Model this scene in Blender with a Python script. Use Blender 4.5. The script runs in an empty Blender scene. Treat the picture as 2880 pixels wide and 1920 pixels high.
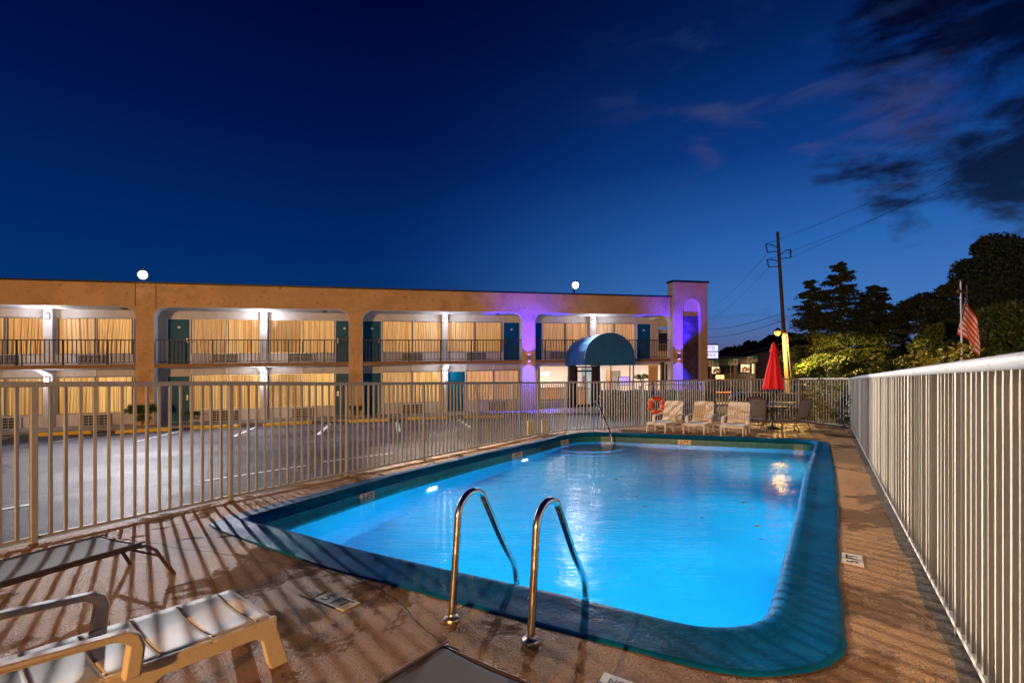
import bpy, bmesh, math, random
import numpy as np
from mathutils import Vector, Matrix
from mathutils.geometry import tessellate_polygon
random.seed(7); RNG = np.random.default_rng(7)
S = bpy.context.scene
COL = S.collection
PI = math.pi

# ------------------------------------------------------------------ camera
cd = bpy.data.cameras.new('camera'); cam = bpy.data.objects.new('camera', cd); COL.objects.link(cam)
cam.location = (0, 0, 1.5); cam.rotation_euler = (math.radians(90), 0, 0)
cd.sensor_width = 36; cd.lens = 17.61; cd.shift_y = 0.0382; cd.clip_start = 0.05; cd.clip_end = 3000
S.camera = cam
FP, CXP, HYP, EYE = 1409.0, 1440.0, 1070.0, 1.5

# ------------------------------------------------------------------ world: dusk sky
W = bpy.data.worlds.new('World'); S.world = W; W.use_nodes = True
def build_world():
    nt = W.node_tree; N = nt.nodes; L = nt.links; N.clear()
    out = N.new('ShaderNodeOutputWorld'); bg = N.new('ShaderNodeBackground'); L.new(bg.outputs[0], out.inputs[0])
    tc = N.new('ShaderNodeTexCoord')
    def math_(op, a, b=None, c=None, clamp=False):
        m = N.new('ShaderNodeMath'); m.operation = op; m.use_clamp = clamp
        for i, v in enumerate((a, b, c)):
            if v is None: continue
            if isinstance(v, (int, float)): m.inputs[i].default_value = v
            else: L.new(v, m.inputs[i])
        return m.outputs[0]
    def dot(v):
        d = N.new('ShaderNodeVectorMath'); d.operation = 'DOT_PRODUCT'; L.new(tc.outputs['Generated'], d.inputs[0])
        d.inputs[1].default_value = v; return d.outputs['Value']
    sep = N.new('ShaderNodeSeparateXYZ'); L.new(tc.outputs['Generated'], sep.inputs[0])
    el = math_('MAXIMUM', sep.outputs[2], 0.0)
    def ramp(fac, pts):
        r = N.new('ShaderNodeValToRGB'); e = r.color_ramp.elements
        while len(e) < len(pts): e.new(0.5)
        for k, (p, c) in enumerate(pts): e[k].position = p; e[k].color = (*c, 1)
        L.new(fac, r.inputs[0]); return r.outputs[0]
    # away from the afterglow
    dark = ramp(el, [(0.0, (.005, .046, .165)), (0.10, (.001, .034, .145)), (0.25, (.0008, .020, .125)), (0.42, (.0005, .007, .070)), (0.62, (.0004, .0012, .028))])
    # towards the afterglow on the right
    glow = ramp(el, [(0.0, (.17, .13, .18)), (0.055, (.10, .12, .25)), (0.12, (.055, .18, .50)), (0.24, (.022, .125, .43)), (0.38, (.004, .045, .23)), (0.55, (.001, .016, .10)), (0.75, (.0005, .003, .04))])
    g = dot(Vector((0.86, 0.51, 0.0)).normalized())
    gm = N.new('ShaderNodeMapRange'); gm.interpolation_type = 'SMOOTHERSTEP'; L.new(g, gm.inputs[0]); gm.inputs[1].default_value = 0.15; gm.inputs[2].default_value = 1.0
    def mix(f, a, b):
        m = N.new('ShaderNodeMix'); m.data_type = 'RGBA'
        if isinstance(f, (int, float)): m.inputs[0].default_value = f
        else: L.new(f, m.inputs[0])
        for i, v in ((6, a), (7, b)):
            if isinstance(v, tuple): m.inputs[i].default_value = (*v, 1)
            else: L.new(v, m.inputs[i])
        return m.outputs[2]
    sky = mix(gm.outputs[0], dark, glow)
    # clouds
    mp = N.new('ShaderNodeMapping'); L.new(tc.outputs['Generated'], mp.inputs[0]); mp.inputs['Scale'].default_value = (1.0, 1.0, 2.6); mp.inputs['Rotation'].default_value = (0, math.radians(22), 0)
    def noise(scale, detail, rough, vec, dist=0.0):
        n = N.new('ShaderNodeTexNoise'); L.new(vec, n.inputs['Vector']); n.inputs['Scale'].default_value = scale; n.inputs['Detail'].default_value = detail
        n.inputs['Roughness'].default_value = rough; n.inputs['Distortion'].default_value = dist; return n.outputs[0]
    n1 = noise(3.1, 7, .6, mp.outputs[0], .7); n2 = noise(9, 7, .65, mp.outputs[0], .4)
    def blob(px, py, r0, r1, wgt):
        v = Vector(((px - CXP) / FP, 1, (HYP - py) / FP)).normalized()
        m = N.new('ShaderNodeMapRange'); m.interpolation_type = 'SMOOTHSTEP'; L.new(dot(v), m.inputs[0]); m.inputs[1].default_value = math.cos(math.radians(r0)); m.inputs[2].default_value = math.cos(math.radians(r1))
        return math_('MULTIPLY', m.outputs[0], wgt)
    big = math_('ADD', blob(2930, 170, 19, 3, 1.12), blob(2990, 500, 8.0, 1.0, .72))
    big = math_('ADD', big, blob(2500, 60, 20, 3, .25))
    big = math_('ADD', big, blob(2120, 860, 9, 1, .35))
    big = math_('ADD', big, blob(2560, 655, 2.3, .3, .45))
    cl = math_('ADD', math_('MULTIPLY', n1, 3.0), math_('MULTIPLY', n2, 1.5))
    cl = math_('ADD', math_('SUBTRACT', cl, 2.78), math_('MULTIPLY', big, .85))
    cm = N.new('ShaderNodeMapRange'); cm.interpolation_type = 'SMOOTHSTEP'; L.new(cl, cm.inputs[0]); cm.inputs[1].default_value = 0.10; cm.inputs[2].default_value = 0.85
    cdark = ramp(el, [(0.0, (.05, .045, .085)), (0.1, (.035, .035, .08)), (0.25, (.004, .009, .032)), (0.42, (.0006, .0012, .012))])
    sky = mix(math_('MULTIPLY', cm.outputs[0], .93), sky, cdark)
    # faint pale wisps and pink wisps
    wis = math_('ADD', blob(2330, 310, 11, 2, 1.0), blob(2080, 260, 8, 1, .8))
    wis = math_('ADD', wis, blob(1990, 110, 15, 2, .6)); wis = math_('ADD', wis, blob(2275, 455, 2.6, .4, 1.2))
    mp2 = N.new('ShaderNodeMapping'); L.new(tc.outputs['Generated'], mp2.inputs[0]); mp2.inputs['Scale'].default_value = (1.0, 1.0, 3.6); mp2.inputs['Rotation'].default_value = (0, math.radians(25), 0); mp2.inputs['Location'].default_value = (3, 1, 2)
    n3 = noise(5.0, 6, .55, mp2.outputs[0], .5)
    wm = N.new('ShaderNodeMapRange'); wm.interpolation_type = 'SMOOTHSTEP'; L.new(n3, wm.inputs[0]); wm.inputs[1].default_value = 0.47; wm.inputs[2].default_value = 0.75
    wf = math_('MULTIPLY', math_('MULTIPLY', wm.outputs[0], wis), .6, clamp=True)
    wcol = ramp(el, [(0.0, (.16, .10, .16)), (0.33, (.085, .075, .22)), (0.5, (.02, .05, .16))])
    sky = mix(wf, sky, wcol)
    # purple-grey streaks low above the street
    L.new(sky, bg.inputs[0]); bg.inputs[1].default_value = 1.0
build_world()
S.view_settings.view_transform = 'Standard'; S.view_settings.look = 'None'; S.view_settings.exposure = 0; S.view_settings.gamma = 1
S.render.engine = 'CYCLES'
try:
    S.cycles.use_denoising = True; S.cycles.denoiser = 'OPENIMAGEDENOISE'
except Exception: pass
S.cycles.max_bounces = 8; S.cycles.transparent_max_bounces = 24; S.cycles.sample_clamp_indirect = 4; S.cycles.sample_clamp_direct = 14; S.cycles.caustics_refractive = False; S.cycles.caustics_reflective = False

# ------------------------------------------------------------------ frames of reference
AL = math.atan(.2758); CA, SA = math.cos(AL), math.sin(AL)
def B(t, w, h):                       # motel frame: along the front, behind the front, above its sloping base
    return (-20.4 + t * CA - w * SA, 19.96 + t * SA + w * CA, -.483 + .02125 * t + h)
def lot(x, y):
    z = -.0316 + .0237 * x - .0052 * y
    z = max(z, -1.3)
    s = (x - 11 - .25 * (y - 20)) / 7.0; s = min(1, max(0, s)); s = s * s * (3 - 2 * s)
    s2 = min(1, max(0, (y - 34) / 12.0)); s = max(s, s2)
    return z * (1 - s) + (-.75) * s
def G(px, py, z=0.0):                 # a point of the photo on the level z
    Y = (EYE - z) * FP / (py - HYP); return ((px - CXP) / FP * Y, Y, z)
def GL(px, py, dz=0.0):               # a point of the photo on the parking lot
    z = -.2
    for _ in range(12):
        p = G(px, py, z); z = lot(p[0], p[1]) + dz
    return (p[0], p[1], z)

# lights -----------------------------------------------------------
def lamp(name, kind, loc, power, color, size=.1, aim=None, parent=None, **kw):
    l = bpy.data.lights.new(name, kind); l.energy = power; l.color = color
    if kind in ('POINT', 'SPOT'): l.shadow_soft_size = size
    if kind == 'AREA': l.size = size
    for k, v in kw.items(): setattr(l, k, v)
    o = bpy.data.objects.new(name, l); COL.objects.link(o)
    p = Vector(loc)
    if aim is not None:
        o.rotation_euler = (Vector(aim) - p).to_track_quat('-Z', 'Y').to_euler()
    if parent is not None: o.parent = parent; p = p - parent.location
    o.location = p
    return o

# ------------------------------------------------------------------ materials
M = {}
def mat(name, color=(.5, .5, .5), rough=.6, metal=0.0, bump=None, var=None, emit=None, estr=1.0, spec=.5, coat=0.0, roughvar=None, coords='Object'):
    m = bpy.data.materials.new(name); m.use_nodes = True; nt = m.node_tree; N = nt.nodes; L = nt.links
    p = N['Principled BSDF']; p.inputs['Base Color'].default_value = (*color, 1); p.inputs['Roughness'].default_value = rough
    p.inputs['Metallic'].default_value = metal; p.inputs['Specular IOR Level'].default_value = spec
    if coat: p.inputs['Coat Weight'].default_value = coat; p.inputs['Coat Roughness'].default_value = .12
    if emit: p.inputs['Emission Color'].default_value = (*emit, 1); p.inputs['Emission Strength'].default_value = estr
    tc = N.new('ShaderNodeTexCoord')
    def noise(scale, detail=5, rough_=.6, dist=0):
        n = N.new('ShaderNodeTexNoise'); L.new(tc.outputs[coords], n.inputs['Vector']); n.inputs['Scale'].default_value = scale
        n.inputs['Detail'].default_value = detail; n.inputs['Roughness'].default_value = rough_; n.inputs['Distortion'].default_value = dist; return n.outputs[0]
    if var:   # (scale, color2, lo, hi)
        cur = None
        for sc, c2, lo, hi in (var if isinstance(var, list) else [var]):
            r = N.new('ShaderNodeMapRange'); L.new(noise(sc), r.inputs[0]); r.inputs[1].default_value = lo; r.inputs[2].default_value = hi
            mx = N.new('ShaderNodeMix'); mx.data_type = 'RGBA'; L.new(r.outputs[0], mx.inputs[0])
            if cur is None: mx.inputs[6].default_value = (*color, 1)
            else: L.new(cur, mx.inputs[6])
            mx.inputs[7].default_value = (*c2, 1); cur = mx.outputs[2]
        L.new(cur, p.inputs['Base Color'])
    if roughvar:  # (scale, lo, hi, r0, r1)
        r = N.new('ShaderNodeMapRange'); L.new(noise(roughvar[0], 4), r.inputs[0]); r.inputs[1].default_value = roughvar[1]; r.inputs[2].default_value = roughvar[2]; r.inputs[3].default_value = roughvar[3]; r.inputs[4].default_value = roughvar[4]
        L.new(r.outputs[0], p.inputs['Roughness'])
    if bump:
        prev = None
        for sc, st, ds in (bump if isinstance(bump, list) else [bump]):
            b = N.new('ShaderNodeBump'); b.inputs['Strength'].default_value = st; b.inputs['Distance'].default_value = ds
            L.new(noise(sc, 6, .6, .3), b.inputs['Height'])
            if prev is not None: L.new(prev, b.inputs['Normal'])
            prev = b.outputs[0]
        L.new(prev, p.inputs['Normal'])
    M[name] = m; return m

mat('stucco', (.78, .51, .23), .85, bump=[(14, .7, .02), (3, .3, .03)], var=[(1.1, (.54, .34, .14), .46, .66), (.35, (.64, .42, .19), .45, .6), (5, (.34, .20, .09), .60, .72)])
mat('white_wall', (.62, .60, .60), .7, bump=(20, .15, .01), var=(2, (.48, .46, .46), .5, .75))
mat('trim_white', (.72, .71, .70), .5)
mat('black_cap', (.012, .013, .02), .5)
mat('teal_door', (.0, .105, .20), .35, spec=.2, var=(1.2, (.0, .08, .16), .4, .7))
mat('iron', (.02, .014, .014), .45)
mat('slab_edge', (.34, .19, .07), .75, bump=(10, .2, .01))
mat('alu', (.42, .42, .43), .4, .6)
mat('grille_dark', (.03, .03, .035), .5)
mat('stone', (.06, .045, .05), .7, bump=[(4, .9, .06), (12, .6, .03)], var=[(2.2, (.14, .10, .09), .45, .62), (7, (.03, .02, .03), .5, .7)])
mat('navy_trim', (.012, .02, .035), .4)
mat('maroon_pillar', (.05, .03, .035), .6, bump=(9, .4, .01))
mat('awning_blue', (.02, .17, .42), .75, bump=(40, .1, .003), var=(1.4, (.018, .12, .33), .4, .7))
mat('tower_white', (.75, .74, .74), .6, bump=(20, .15, .01))
mat('asphalt', (.042, .040, .052), .6, spec=.02, bump=[(60, .8, .010), (9, .4, .016)], var=[(.45, (.085, .08, .095), .45, .62), (.22, (.022, .02, .026), .52, .60), (6, (.03, .028, .035), .55, .8)], roughvar=(.45, .35, .68, .42, .72))
def add_detail(m, crack_scale, crack_w, crack_col, speck_scale, speck_col, lo, hi, amt):
    nt = M[m].node_tree; N = nt.nodes; L = nt.links; p = N['Principled BSDF']; tc = N.new('ShaderNodeTexCoord'); cur = p.inputs['Base Color'].links[0].from_socket
    nn = N.new('ShaderNodeTexNoise'); nn.inputs['Scale'].default_value = speck_scale; nn.inputs['Detail'].default_value = 4; nn.inputs['Roughness'].default_value = .8; L.new(tc.outputs['Object'], nn.inputs['Vector'])
    r = N.new('ShaderNodeMapRange'); L.new(nn.outputs[0], r.inputs[0]); r.inputs[1].default_value = lo; r.inputs[2].default_value = hi; r.inputs[4].default_value = amt
    x = N.new('ShaderNodeMix'); x.data_type = 'RGBA'; L.new(r.outputs[0], x.inputs[0]); L.new(cur, x.inputs[6]); x.inputs[7].default_value = (*speck_col, 1); cur = x.outputs[2]
    if crack_scale:
        n2 = N.new('ShaderNodeTexNoise'); n2.inputs['Scale'].default_value = 1.3; n2.inputs['Detail'].default_value = 6; L.new(tc.outputs['Object'], n2.inputs['Vector'])
        dv = N.new('ShaderNodeMix'); dv.data_type = 'VECTOR'; dv.inputs[0].default_value = .25; L.new(tc.outputs['Object'], dv.inputs[4]); L.new(n2.outputs['Color'], dv.inputs[5])
        vo = N.new('ShaderNodeTexVoronoi'); vo.feature = 'DISTANCE_TO_EDGE'; vo.inputs['Scale'].default_value = crack_scale; L.new(dv.outputs[1], vo.inputs['Vector'])
        r2 = N.new('ShaderNodeMapRange'); L.new(vo.outputs['Distance'], r2.inputs[0]); r2.inputs[1].default_value = 0; r2.inputs[2].default_value = crack_w; r2.inputs[3].default_value = .85; r2.inputs[4].default_value = 0
        y = N.new('ShaderNodeMix'); y.data_type = 'RGBA'; L.new(r2.outputs[0], y.inputs[0]); L.new(cur, y.inputs[6]); y.inputs[7].default_value = (*crack_col, 1); cur = y.outputs[2]
    L.new(cur, p.inputs['Base Color'])
add_detail('asphalt', .55, .012, (.008, .008, .010), 34, (.16, .15, .17), .52, .68, .7)
add_detail('stucco', 0, 0, (0, 0, 0), 40, (.45, .25, .09), .50, .64, .6)
mat('sidewalk', (.30, .28, .27), .6, bump=(25, .25, .005), var=(1.5, (.2, .19, .18), .45, .7), roughvar=(.9, .35, .65, .3, .75))
mat('curb_yellow', (.88, .56, .01), .5, bump=(18, .3, .008), var=(4, (.55, .30, .01), .5, .75))
mat('line_white', (.42, .42, .41), .55, var=(9, (.25, .25, .25), .5, .72))
mat('fence_taupe', (.35, .345, .31), .42, bump=(30, .15, .002), var=(5, (.26, .25, .22), .5, .75))
mat('fence_white', (.45, .41, .34), .42, bump=(30, .15, .002), var=(6, (.42, .36, .28), .58, .72))
mat('rail_grey', (.38, .37, .37), .42, bump=[(14, .3, .006)], var=(7, (.30, .28, .25), .56, .7))
mat('steel', (.62, .58, .54), .16, 1.0, roughvar=(20, .3, .7, .12, .3))
mat('steel_dull', (.48, .44, .38), .35, 1.0, bump=(60, .3, .002))
mat('plastic_lounger', (.56, .47, .33), .55, spec=.25, bump=[(3, .15, .004)], var=[(5, (.50, .41, .28), .5, .8), (40, (.42, .34, .22), .58, .75)], coords='Object')
mat('plastic_white', (.84, .76, .63), .5, spec=.3, var=(6, (.72, .63, .50), .52, .75))
mat('bronze_frame', (.10, .065, .045), .35, .5)
mat('sling_fabric', (.115, .10, .09), .8)
mat('sling_blue', (.15, .165, .21), .8)
mat('pool_dark', (.01, .02, .05), .5)
mat('tile_cream', (.66, .58, .42), .3, bump=(20, .2, .002), var=(14, (.45, .38, .26), .5, .75))
mat('black_paint', (.012, .012, .014), .5)
mat('grey_paint', (.16, .13, .11), .6)
mat('umbrella_red', (.80, .010, .014), .75, bump=(50, .2, .002))
mat('dark_metal', (.05, .04, .035), .4, .6)
mat('glass_table', (.30, .32, .33), .08, 0, spec=.9)
mat('ring_orange', (.75, .07, .015), .45, bump=(12, .3, .004))
mat('ring_band', (.68, .60, .50), .6)
mat('blue_paint', (.01, .03, .16), .5)
mat('post_blue', (.008, .035, .09), .4)
mat('wood_pole', (.11, .075, .05), .85, bump=(9, .5, .02), var=(3, (.07, .05, .035), .45, .7))
mat('wire', (.01, .01, .012), .5)
mat('bark', (.16, .11, .075), .9, bump=(8, .6, .03))
mat('leaf_dark', (.045, .075, .025), .6, var=(.8, (.055, .085, .022), .4, .6))
mat('leaf_cedar', (.045, .075, .025), .65, var=(.5, (.065, .09, .022), .42, .62))
mat('leaf_green', (.075, .125, .022), .5, var=(.9, (.12, .16, .025), .42, .62))
mat('leaf_hedge', (.045, .07, .022), .5, var=(3, (.02, .035, .012), .45, .6))
mat('leaf_yellow_lit', (.36, .30, .03), .5)  # yellow lamp light on the foliage is put into the leaf colour
mat('flag_pole', (.75, .75, .76), .3, .3)
mat('gold', (.8, .5, .1), .3, 1.0)
mat('store_wall', (.17, .12, .09), .8, bump=(3, .3, .03))
mat('store_roof', (.04, .035, .035), .8)
mat('sign_white', (.75, .75, .75), .5)
mat('sign_green', (.0, .28, .15), .4)
mat('grass_dark', (.03, .045, .015), .9, bump=(30, .5, .03))
mat('far_leaf', (.018, .018, .018), .9)
mat('car_red', (.28, .015, .012), .25, coat=1); mat('car_orange', (.55, .16, .04), .3, coat=1); mat('car_white', (.6, .6, .62), .3, coat=1); mat('car_dark', (.03, .035, .06), .25, coat=1)
mat('tyre', (.015, .015, .015), .8); mat('car_glass', (.01, .012, .015), .06, spec=.8)
mat('interior_wall', (.72, .62, .55), .8, emit=(1, .78, .62), estr=.35)  # wall and ceiling glow added in place of lamp light falling on them
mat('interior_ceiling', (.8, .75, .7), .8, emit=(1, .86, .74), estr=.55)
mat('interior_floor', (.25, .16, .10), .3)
mat('interior_wood', (.32, .15, .06), .5, emit=(1, .45, .18), estr=.12)  # wood and teal pieces also carry an added glow as room light
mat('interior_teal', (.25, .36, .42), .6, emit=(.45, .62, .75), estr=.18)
mat('plate_white', (.8, .8, .8), .4)
def emat(name, c, s):
    m = mat(name, (.0, .0, .0), .6, emit=c, estr=s); return m
emat('pool_lens', (.5, .95, 1), .7); emat('lamp_white', (.86, .92, 1.0), 25); emat('flood_white', (.85, .93, 1.0), 40); emat('lamp_sodium', (1, .40, .03), 3.6)
emat('lamp_purple', (.45, .22, 1), 12); emat('sign_glow', (.62, .60, 1.0), 1.6); emat('sign_strip', (.9, .95, 1), 2.2); emat('tail_red', (1, .05, .06), 5); emat('head_warm', (1, .85, .6), 12)
emat('green_light', (.1, 1, .35), 2.5); emat('lobby_lamp', (1, .85, .65), 10); emat('tv_screen', (.55, .35, 1.0), 1.3)
emat('letter_glow', (1, 1, 1), 1.9); emat('sign_letter', (.28, .26, .48), .75)

def curtain_mat(name, c1, c2, s):
    m = bpy.data.materials.new(name); m.use_nodes = True; N = m.node_tree.nodes; L = m.node_tree.links; p = N['Principled BSDF']
    tc = N.new('ShaderNodeTexCoord'); mp = N.new('ShaderNodeMapping'); L.new(tc.outputs['Object'], mp.inputs[0]); mp.inputs['Scale'].default_value = (2.2, 2.2, .25)
    n = N.new('ShaderNodeTexNoise'); L.new(mp.outputs[0], n.inputs['Vector']); n.inputs['Scale'].default_value = 2.2; n.inputs['Detail'].default_value = 4
    r = N.new('ShaderNodeValToRGB'); L.new(n.outputs[0], r.inputs[0]); r.color_ramp.elements[0].position = .35; r.color_ramp.elements[0].color = (*c1, 1); r.color_ramp.elements[1].position = .68; r.color_ramp.elements[1].color = (*c2, 1)
    p.inputs['Base Color'].default_value = (.45, .33, .20, 1); p.inputs['Roughness'].default_value = .9
    # emission stands in for room light behind the cloth, weaker on edge-on folds
    lw = N.new('ShaderNodeNewGeometry'); d = N.new('ShaderNodeVectorMath'); d.operation = 'DOT_PRODUCT'; L.new(lw.outputs['True Normal'], d.inputs[0]); d.inputs[1].default_value = (SA, -CA, 0)
    ab = N.new('ShaderNodeMath'); ab.operation = 'ABSOLUTE'; L.new(d.outputs['Value'], ab.inputs[0])
    pw = N.new('ShaderNodeMath'); pw.operation = 'POWER'; L.new(ab.outputs[0], pw.inputs[0]); pw.inputs[1].default_value = 3.5
    ml = N.new('ShaderNodeMath'); ml.operation = 'MULTIPLY'; oi = N.new('ShaderNodeObjectInfo'); mr = N.new('ShaderNodeMapRange'); L.new(oi.outputs['Random'], mr.inputs[0]); mr.inputs[3].default_value = s * .72; mr.inputs[4].default_value = s * 1.12; L.new(pw.outputs[0], ml.inputs[0]); L.new(mr.outputs[0], ml.inputs[1])
    L.new(r.outputs[0], p.inputs['Emission Color']); L.new(ml.outputs[0], p.inputs['Emission Strength']); M[name] = m
curtain_mat('curtain_upper', (.78, .34, .07), (1, .56, .20), 1.12)
curtain_mat('curtain_ground', (.72, .36, .08), (1, .62, .22), 1.2)
curtain_mat('curtain_peach', (.85, .40, .16), (1, .52, .25), 1.05)

def glass_mat(name, refl=.12, tint=(1, 1, 1)):
    m = bpy.data.materials.new(name); m.use_nodes = True; N = m.node_tree.nodes; L = m.node_tree.links; N.clear()
    o = N.new('ShaderNodeOutputMaterial'); t = N.new('ShaderNodeBsdfTransparent'); t.inputs[0].default_value = (*tint, 1)
    g = N.new('ShaderNodeBsdfGlossy'); g.inputs['Roughness'].default_value = .03; f = N.new('ShaderNodeFresnel'); f.inputs[0].default_value = 1.5
    a = N.new('ShaderNodeMath'); a.operation = 'MULTIPLY_ADD'; L.new(f.outputs[0], a.inputs[0]); a.inputs[1].default_value = 1.0; a.inputs[2].default_value = refl
    mx = N.new('ShaderNodeMixShader'); L.new(a.outputs[0], mx.inputs[0]); L.new(t.outputs[0], mx.inputs[1]); L.new(g.outputs[0], mx.inputs[2]); L.new(mx.outputs[0], o.inputs[0]); M[name] = m
glass_mat('glass', .06)

def deck_mat():
    m = bpy.data.materials.new('deck_concrete'); m.use_nodes = True; N = m.node_tree.nodes; L = m.node_tree.links; p = N['Principled BSDF']
    tc = N.new('ShaderNodeTexCoord')
    mp = N.new('ShaderNodeMapping'); L.new(tc.outputs['Object'], mp.inputs[0]); mp.inputs['Rotation'].default_value = (0, 0, math.radians(-35)); mp.inputs['Scale'].default_value = (1, .45, 1)
    def noise(sc, det=6, ro=.6, dist=0, v=None):
        n = N.new('ShaderNodeTexNoise'); L.new(v or tc.outputs['Object'], n.inputs['Vector']); n.inputs['Scale'].default_value = sc; n.inputs['Detail'].default_value = det; n.inputs['Roughness'].default_value = ro; n.inputs['Distortion'].default_value = dist; return n.outputs[0]
    def rng(x, a, b, c=0, d=1, sm=False):
        r = N.new('ShaderNodeMapRange'); L.new(x, r.inputs[0]); r.inputs[1].default_value = a; r.inputs[2].default_value = b; r.inputs[3].default_value = c; r.inputs[4].default_value = d
        if sm: r.interpolation_type = 'SMOOTHSTEP'
        return r.outputs[0]
    def mix(f, a, b):
        x = N.new('ShaderNodeMix'); x.data_type = 'RGBA'; L.new(f, x.inputs[0])
        for i, v in ((6, a), (7, b)):
            if isinstance(v, tuple): x.inputs[i].default_value = (*v, 1)
            else: L.new(v, x.inputs[i])
        return x.outputs[2]
    wet = rng(noise(.85, 5, .62, .6), .50, .58, 0, 1, True)
    c = mix(rng(noise(1.3), .35, .7), (.50, .27, .115), (.38, .20, .085))
    c = mix(rng(noise(7, 6, .7), .55, .75), c, (.16, .10, .07))
    c = mix(rng(noise(2.2, 6, .7, 1.0), .62, .70), c, (.36, .17, .09))
    mul = N.new('ShaderNodeMix'); mul.data_type = 'RGBA'; mul.blend_type = 'MULTIPLY'; L.new(wet, mul.inputs[0]); L.new(c, mul.inputs[6]); mul.inputs[7].default_value = (.50, .45, .40, 1)
    c = mul.outputs[2]
    # hairline cracks
    vo = N.new('ShaderNodeTexVoronoi'); vo.feature = 'DISTANCE_TO_EDGE'; vo.inputs['Scale'].default_value = .42
    dv = N.new('ShaderNodeMix'); dv.data_type = 'VECTOR'; dv.inputs[0].default_value = .12; L.new(tc.outputs['Object'], dv.inputs[4])
    nn = N.new('ShaderNodeTexNoise'); nn.inputs['Scale'].default_value = 2.5; L.new(tc.outputs['Object'], nn.inputs['Vector']); L.new(nn.outputs['Color'], dv.inputs[5]); L.new(dv.outputs[1], vo.inputs['Vector'])
    cr = rng(vo.outputs['Distance'], 0, .0032, 1, 0)
    c = mix(cr, c, (.05, .03, .02))
    c = mix(rng(noise(85, 4, .8), .50, .66, 0, .75), c, (.13, .07, .035)); c = mix(rng(noise(140, 3, .8), .60, .72, 0, .6), c, (.62, .42, .26))
    L.new(c, p.inputs['Base Color'])
    L.new(rng(wet, 0, 1, .52, .12), p.inputs['Roughness']); p.inputs['Specular IOR Level'].default_value = .09
    hsum = N.new('ShaderNodeMath'); hsum.operation = 'MULTIPLY_ADD'; L.new(noise(11, 8, .68, .8, mp.outputs[0]), hsum.inputs[0]); hsum.inputs[1].default_value = 1.0; L.new(noise(70, 3, .6), hsum.inputs[2])
    b1 = N.new('ShaderNodeBump'); b1.inputs['Strength'].default_value = 1.0; b1.inputs['Distance'].default_value = .035; L.new(hsum.outputs[0], b1.inputs['Height'])
    b2 = N.new('ShaderNodeBump'); b2.inputs['Strength'].default_value = .6; b2.inputs['Distance'].default_value = .02; L.new(cr, b2.inputs['Height']); b2.invert = True; L.new(b1.outputs[0], b2.inputs['Normal'])
    L.new(b2.outputs[0], p.inputs['Normal']); M['deck'] = m
deck_mat()

def coping_mat():
    m = bpy.data.materials.new('coping_blue'); m.use_nodes = True; N = m.node_tree.nodes; L = m.node_tree.links; p = N['Principled BSDF']; tc = N.new('ShaderNodeTexCoord')
    def noise(sc, det=6, ro=.65, dist=0):
        n = N.new('ShaderNodeTexNoise'); L.new(tc.outputs['Object'], n.inputs['Vector']); n.inputs['Scale'].default_value = sc; n.inputs['Detail'].default_value = det; n.inputs['Roughness'].default_value = ro; n.inputs['Distortion'].default_value = dist; return n.outputs[0]
    r = N.new('ShaderNodeValToRGB'); L.new(noise(2.2, 8, .7, .6), r.inputs[0]); e = r.color_ramp.elements; e[0].position = .35; e[0].color = (.001, .075, .20, 1); e[1].position = .62; e[1].color = (.002, .12, .29, 1)
    x = e.new(.78); x.color = (.03, .22, .42, 1)
    L.new(r.outputs[0], p.inputs['Base Color'])
    rr = N.new('ShaderNodeMapRange'); L.new(noise(2.5), rr.inputs[0]); rr.inputs[1].default_value = .35; rr.inputs[2].default_value = .65; rr.inputs[3].default_value = .30; rr.inputs[4].default_value = .62; L.new(rr.outputs[0], p.inputs['Roughness']); p.inputs['Specular IOR Level'].default_value = .03
    b = N.new('ShaderNodeBump'); b.inputs['Strength'].default_value = .5; b.inputs['Distance'].default_value = .016; L.new(noise(6, 8, .6, .4), b.inputs['Height'])
    b2 = N.new('ShaderNodeBump'); b2.inputs['Strength'].default_value = .5; b2.inputs['Distance'].default_value = .005; L.new(noise(55, 3), b2.inputs['Height']); L.new(b.outputs[0], b2.inputs['Normal'])
    L.new(b2.outputs[0], p.inputs['Normal']); M['coping'] = m
coping_mat()

def tiled(name, c1, c2, size, grout, rough=.25):
    m = bpy.data.materials.new(name); m.use_nodes = True; N = m.node_tree.nodes; L = m.node_tree.links; p = N['Principled BSDF']
    uv = N.new('ShaderNodeUVMap'); br = N.new('ShaderNodeTexBrick'); L.new(uv.outputs[0], br.inputs['Vector']); br.offset = 0; br.inputs['Color1'].default_value = (*c1, 1); br.inputs['Color2'].default_value = (*c2, 1); br.inputs['Mortar'].default_value = (*grout, 1)
    br.inputs['Scale'].default_value = 1; br.inputs['Brick Width'].default_value = size; br.inputs['Row Height'].default_value = size; br.inputs['Mortar Size'].default_value = .006
    L.new(br.outputs['Color'], p.inputs['Base Color']); p.inputs['Roughness'].default_value = rough; M[name] = m
tiled('pool_tile', (.01, .13, .14), (.012, .19, .19), .15, (.02, .08, .1))
mat('pool_plaster', (.05, .55, .78), .8, var=(2.0, (.04, .48, .72), .45, .65))
mat('pool_step', (.01, .03, .18), .6)

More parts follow.
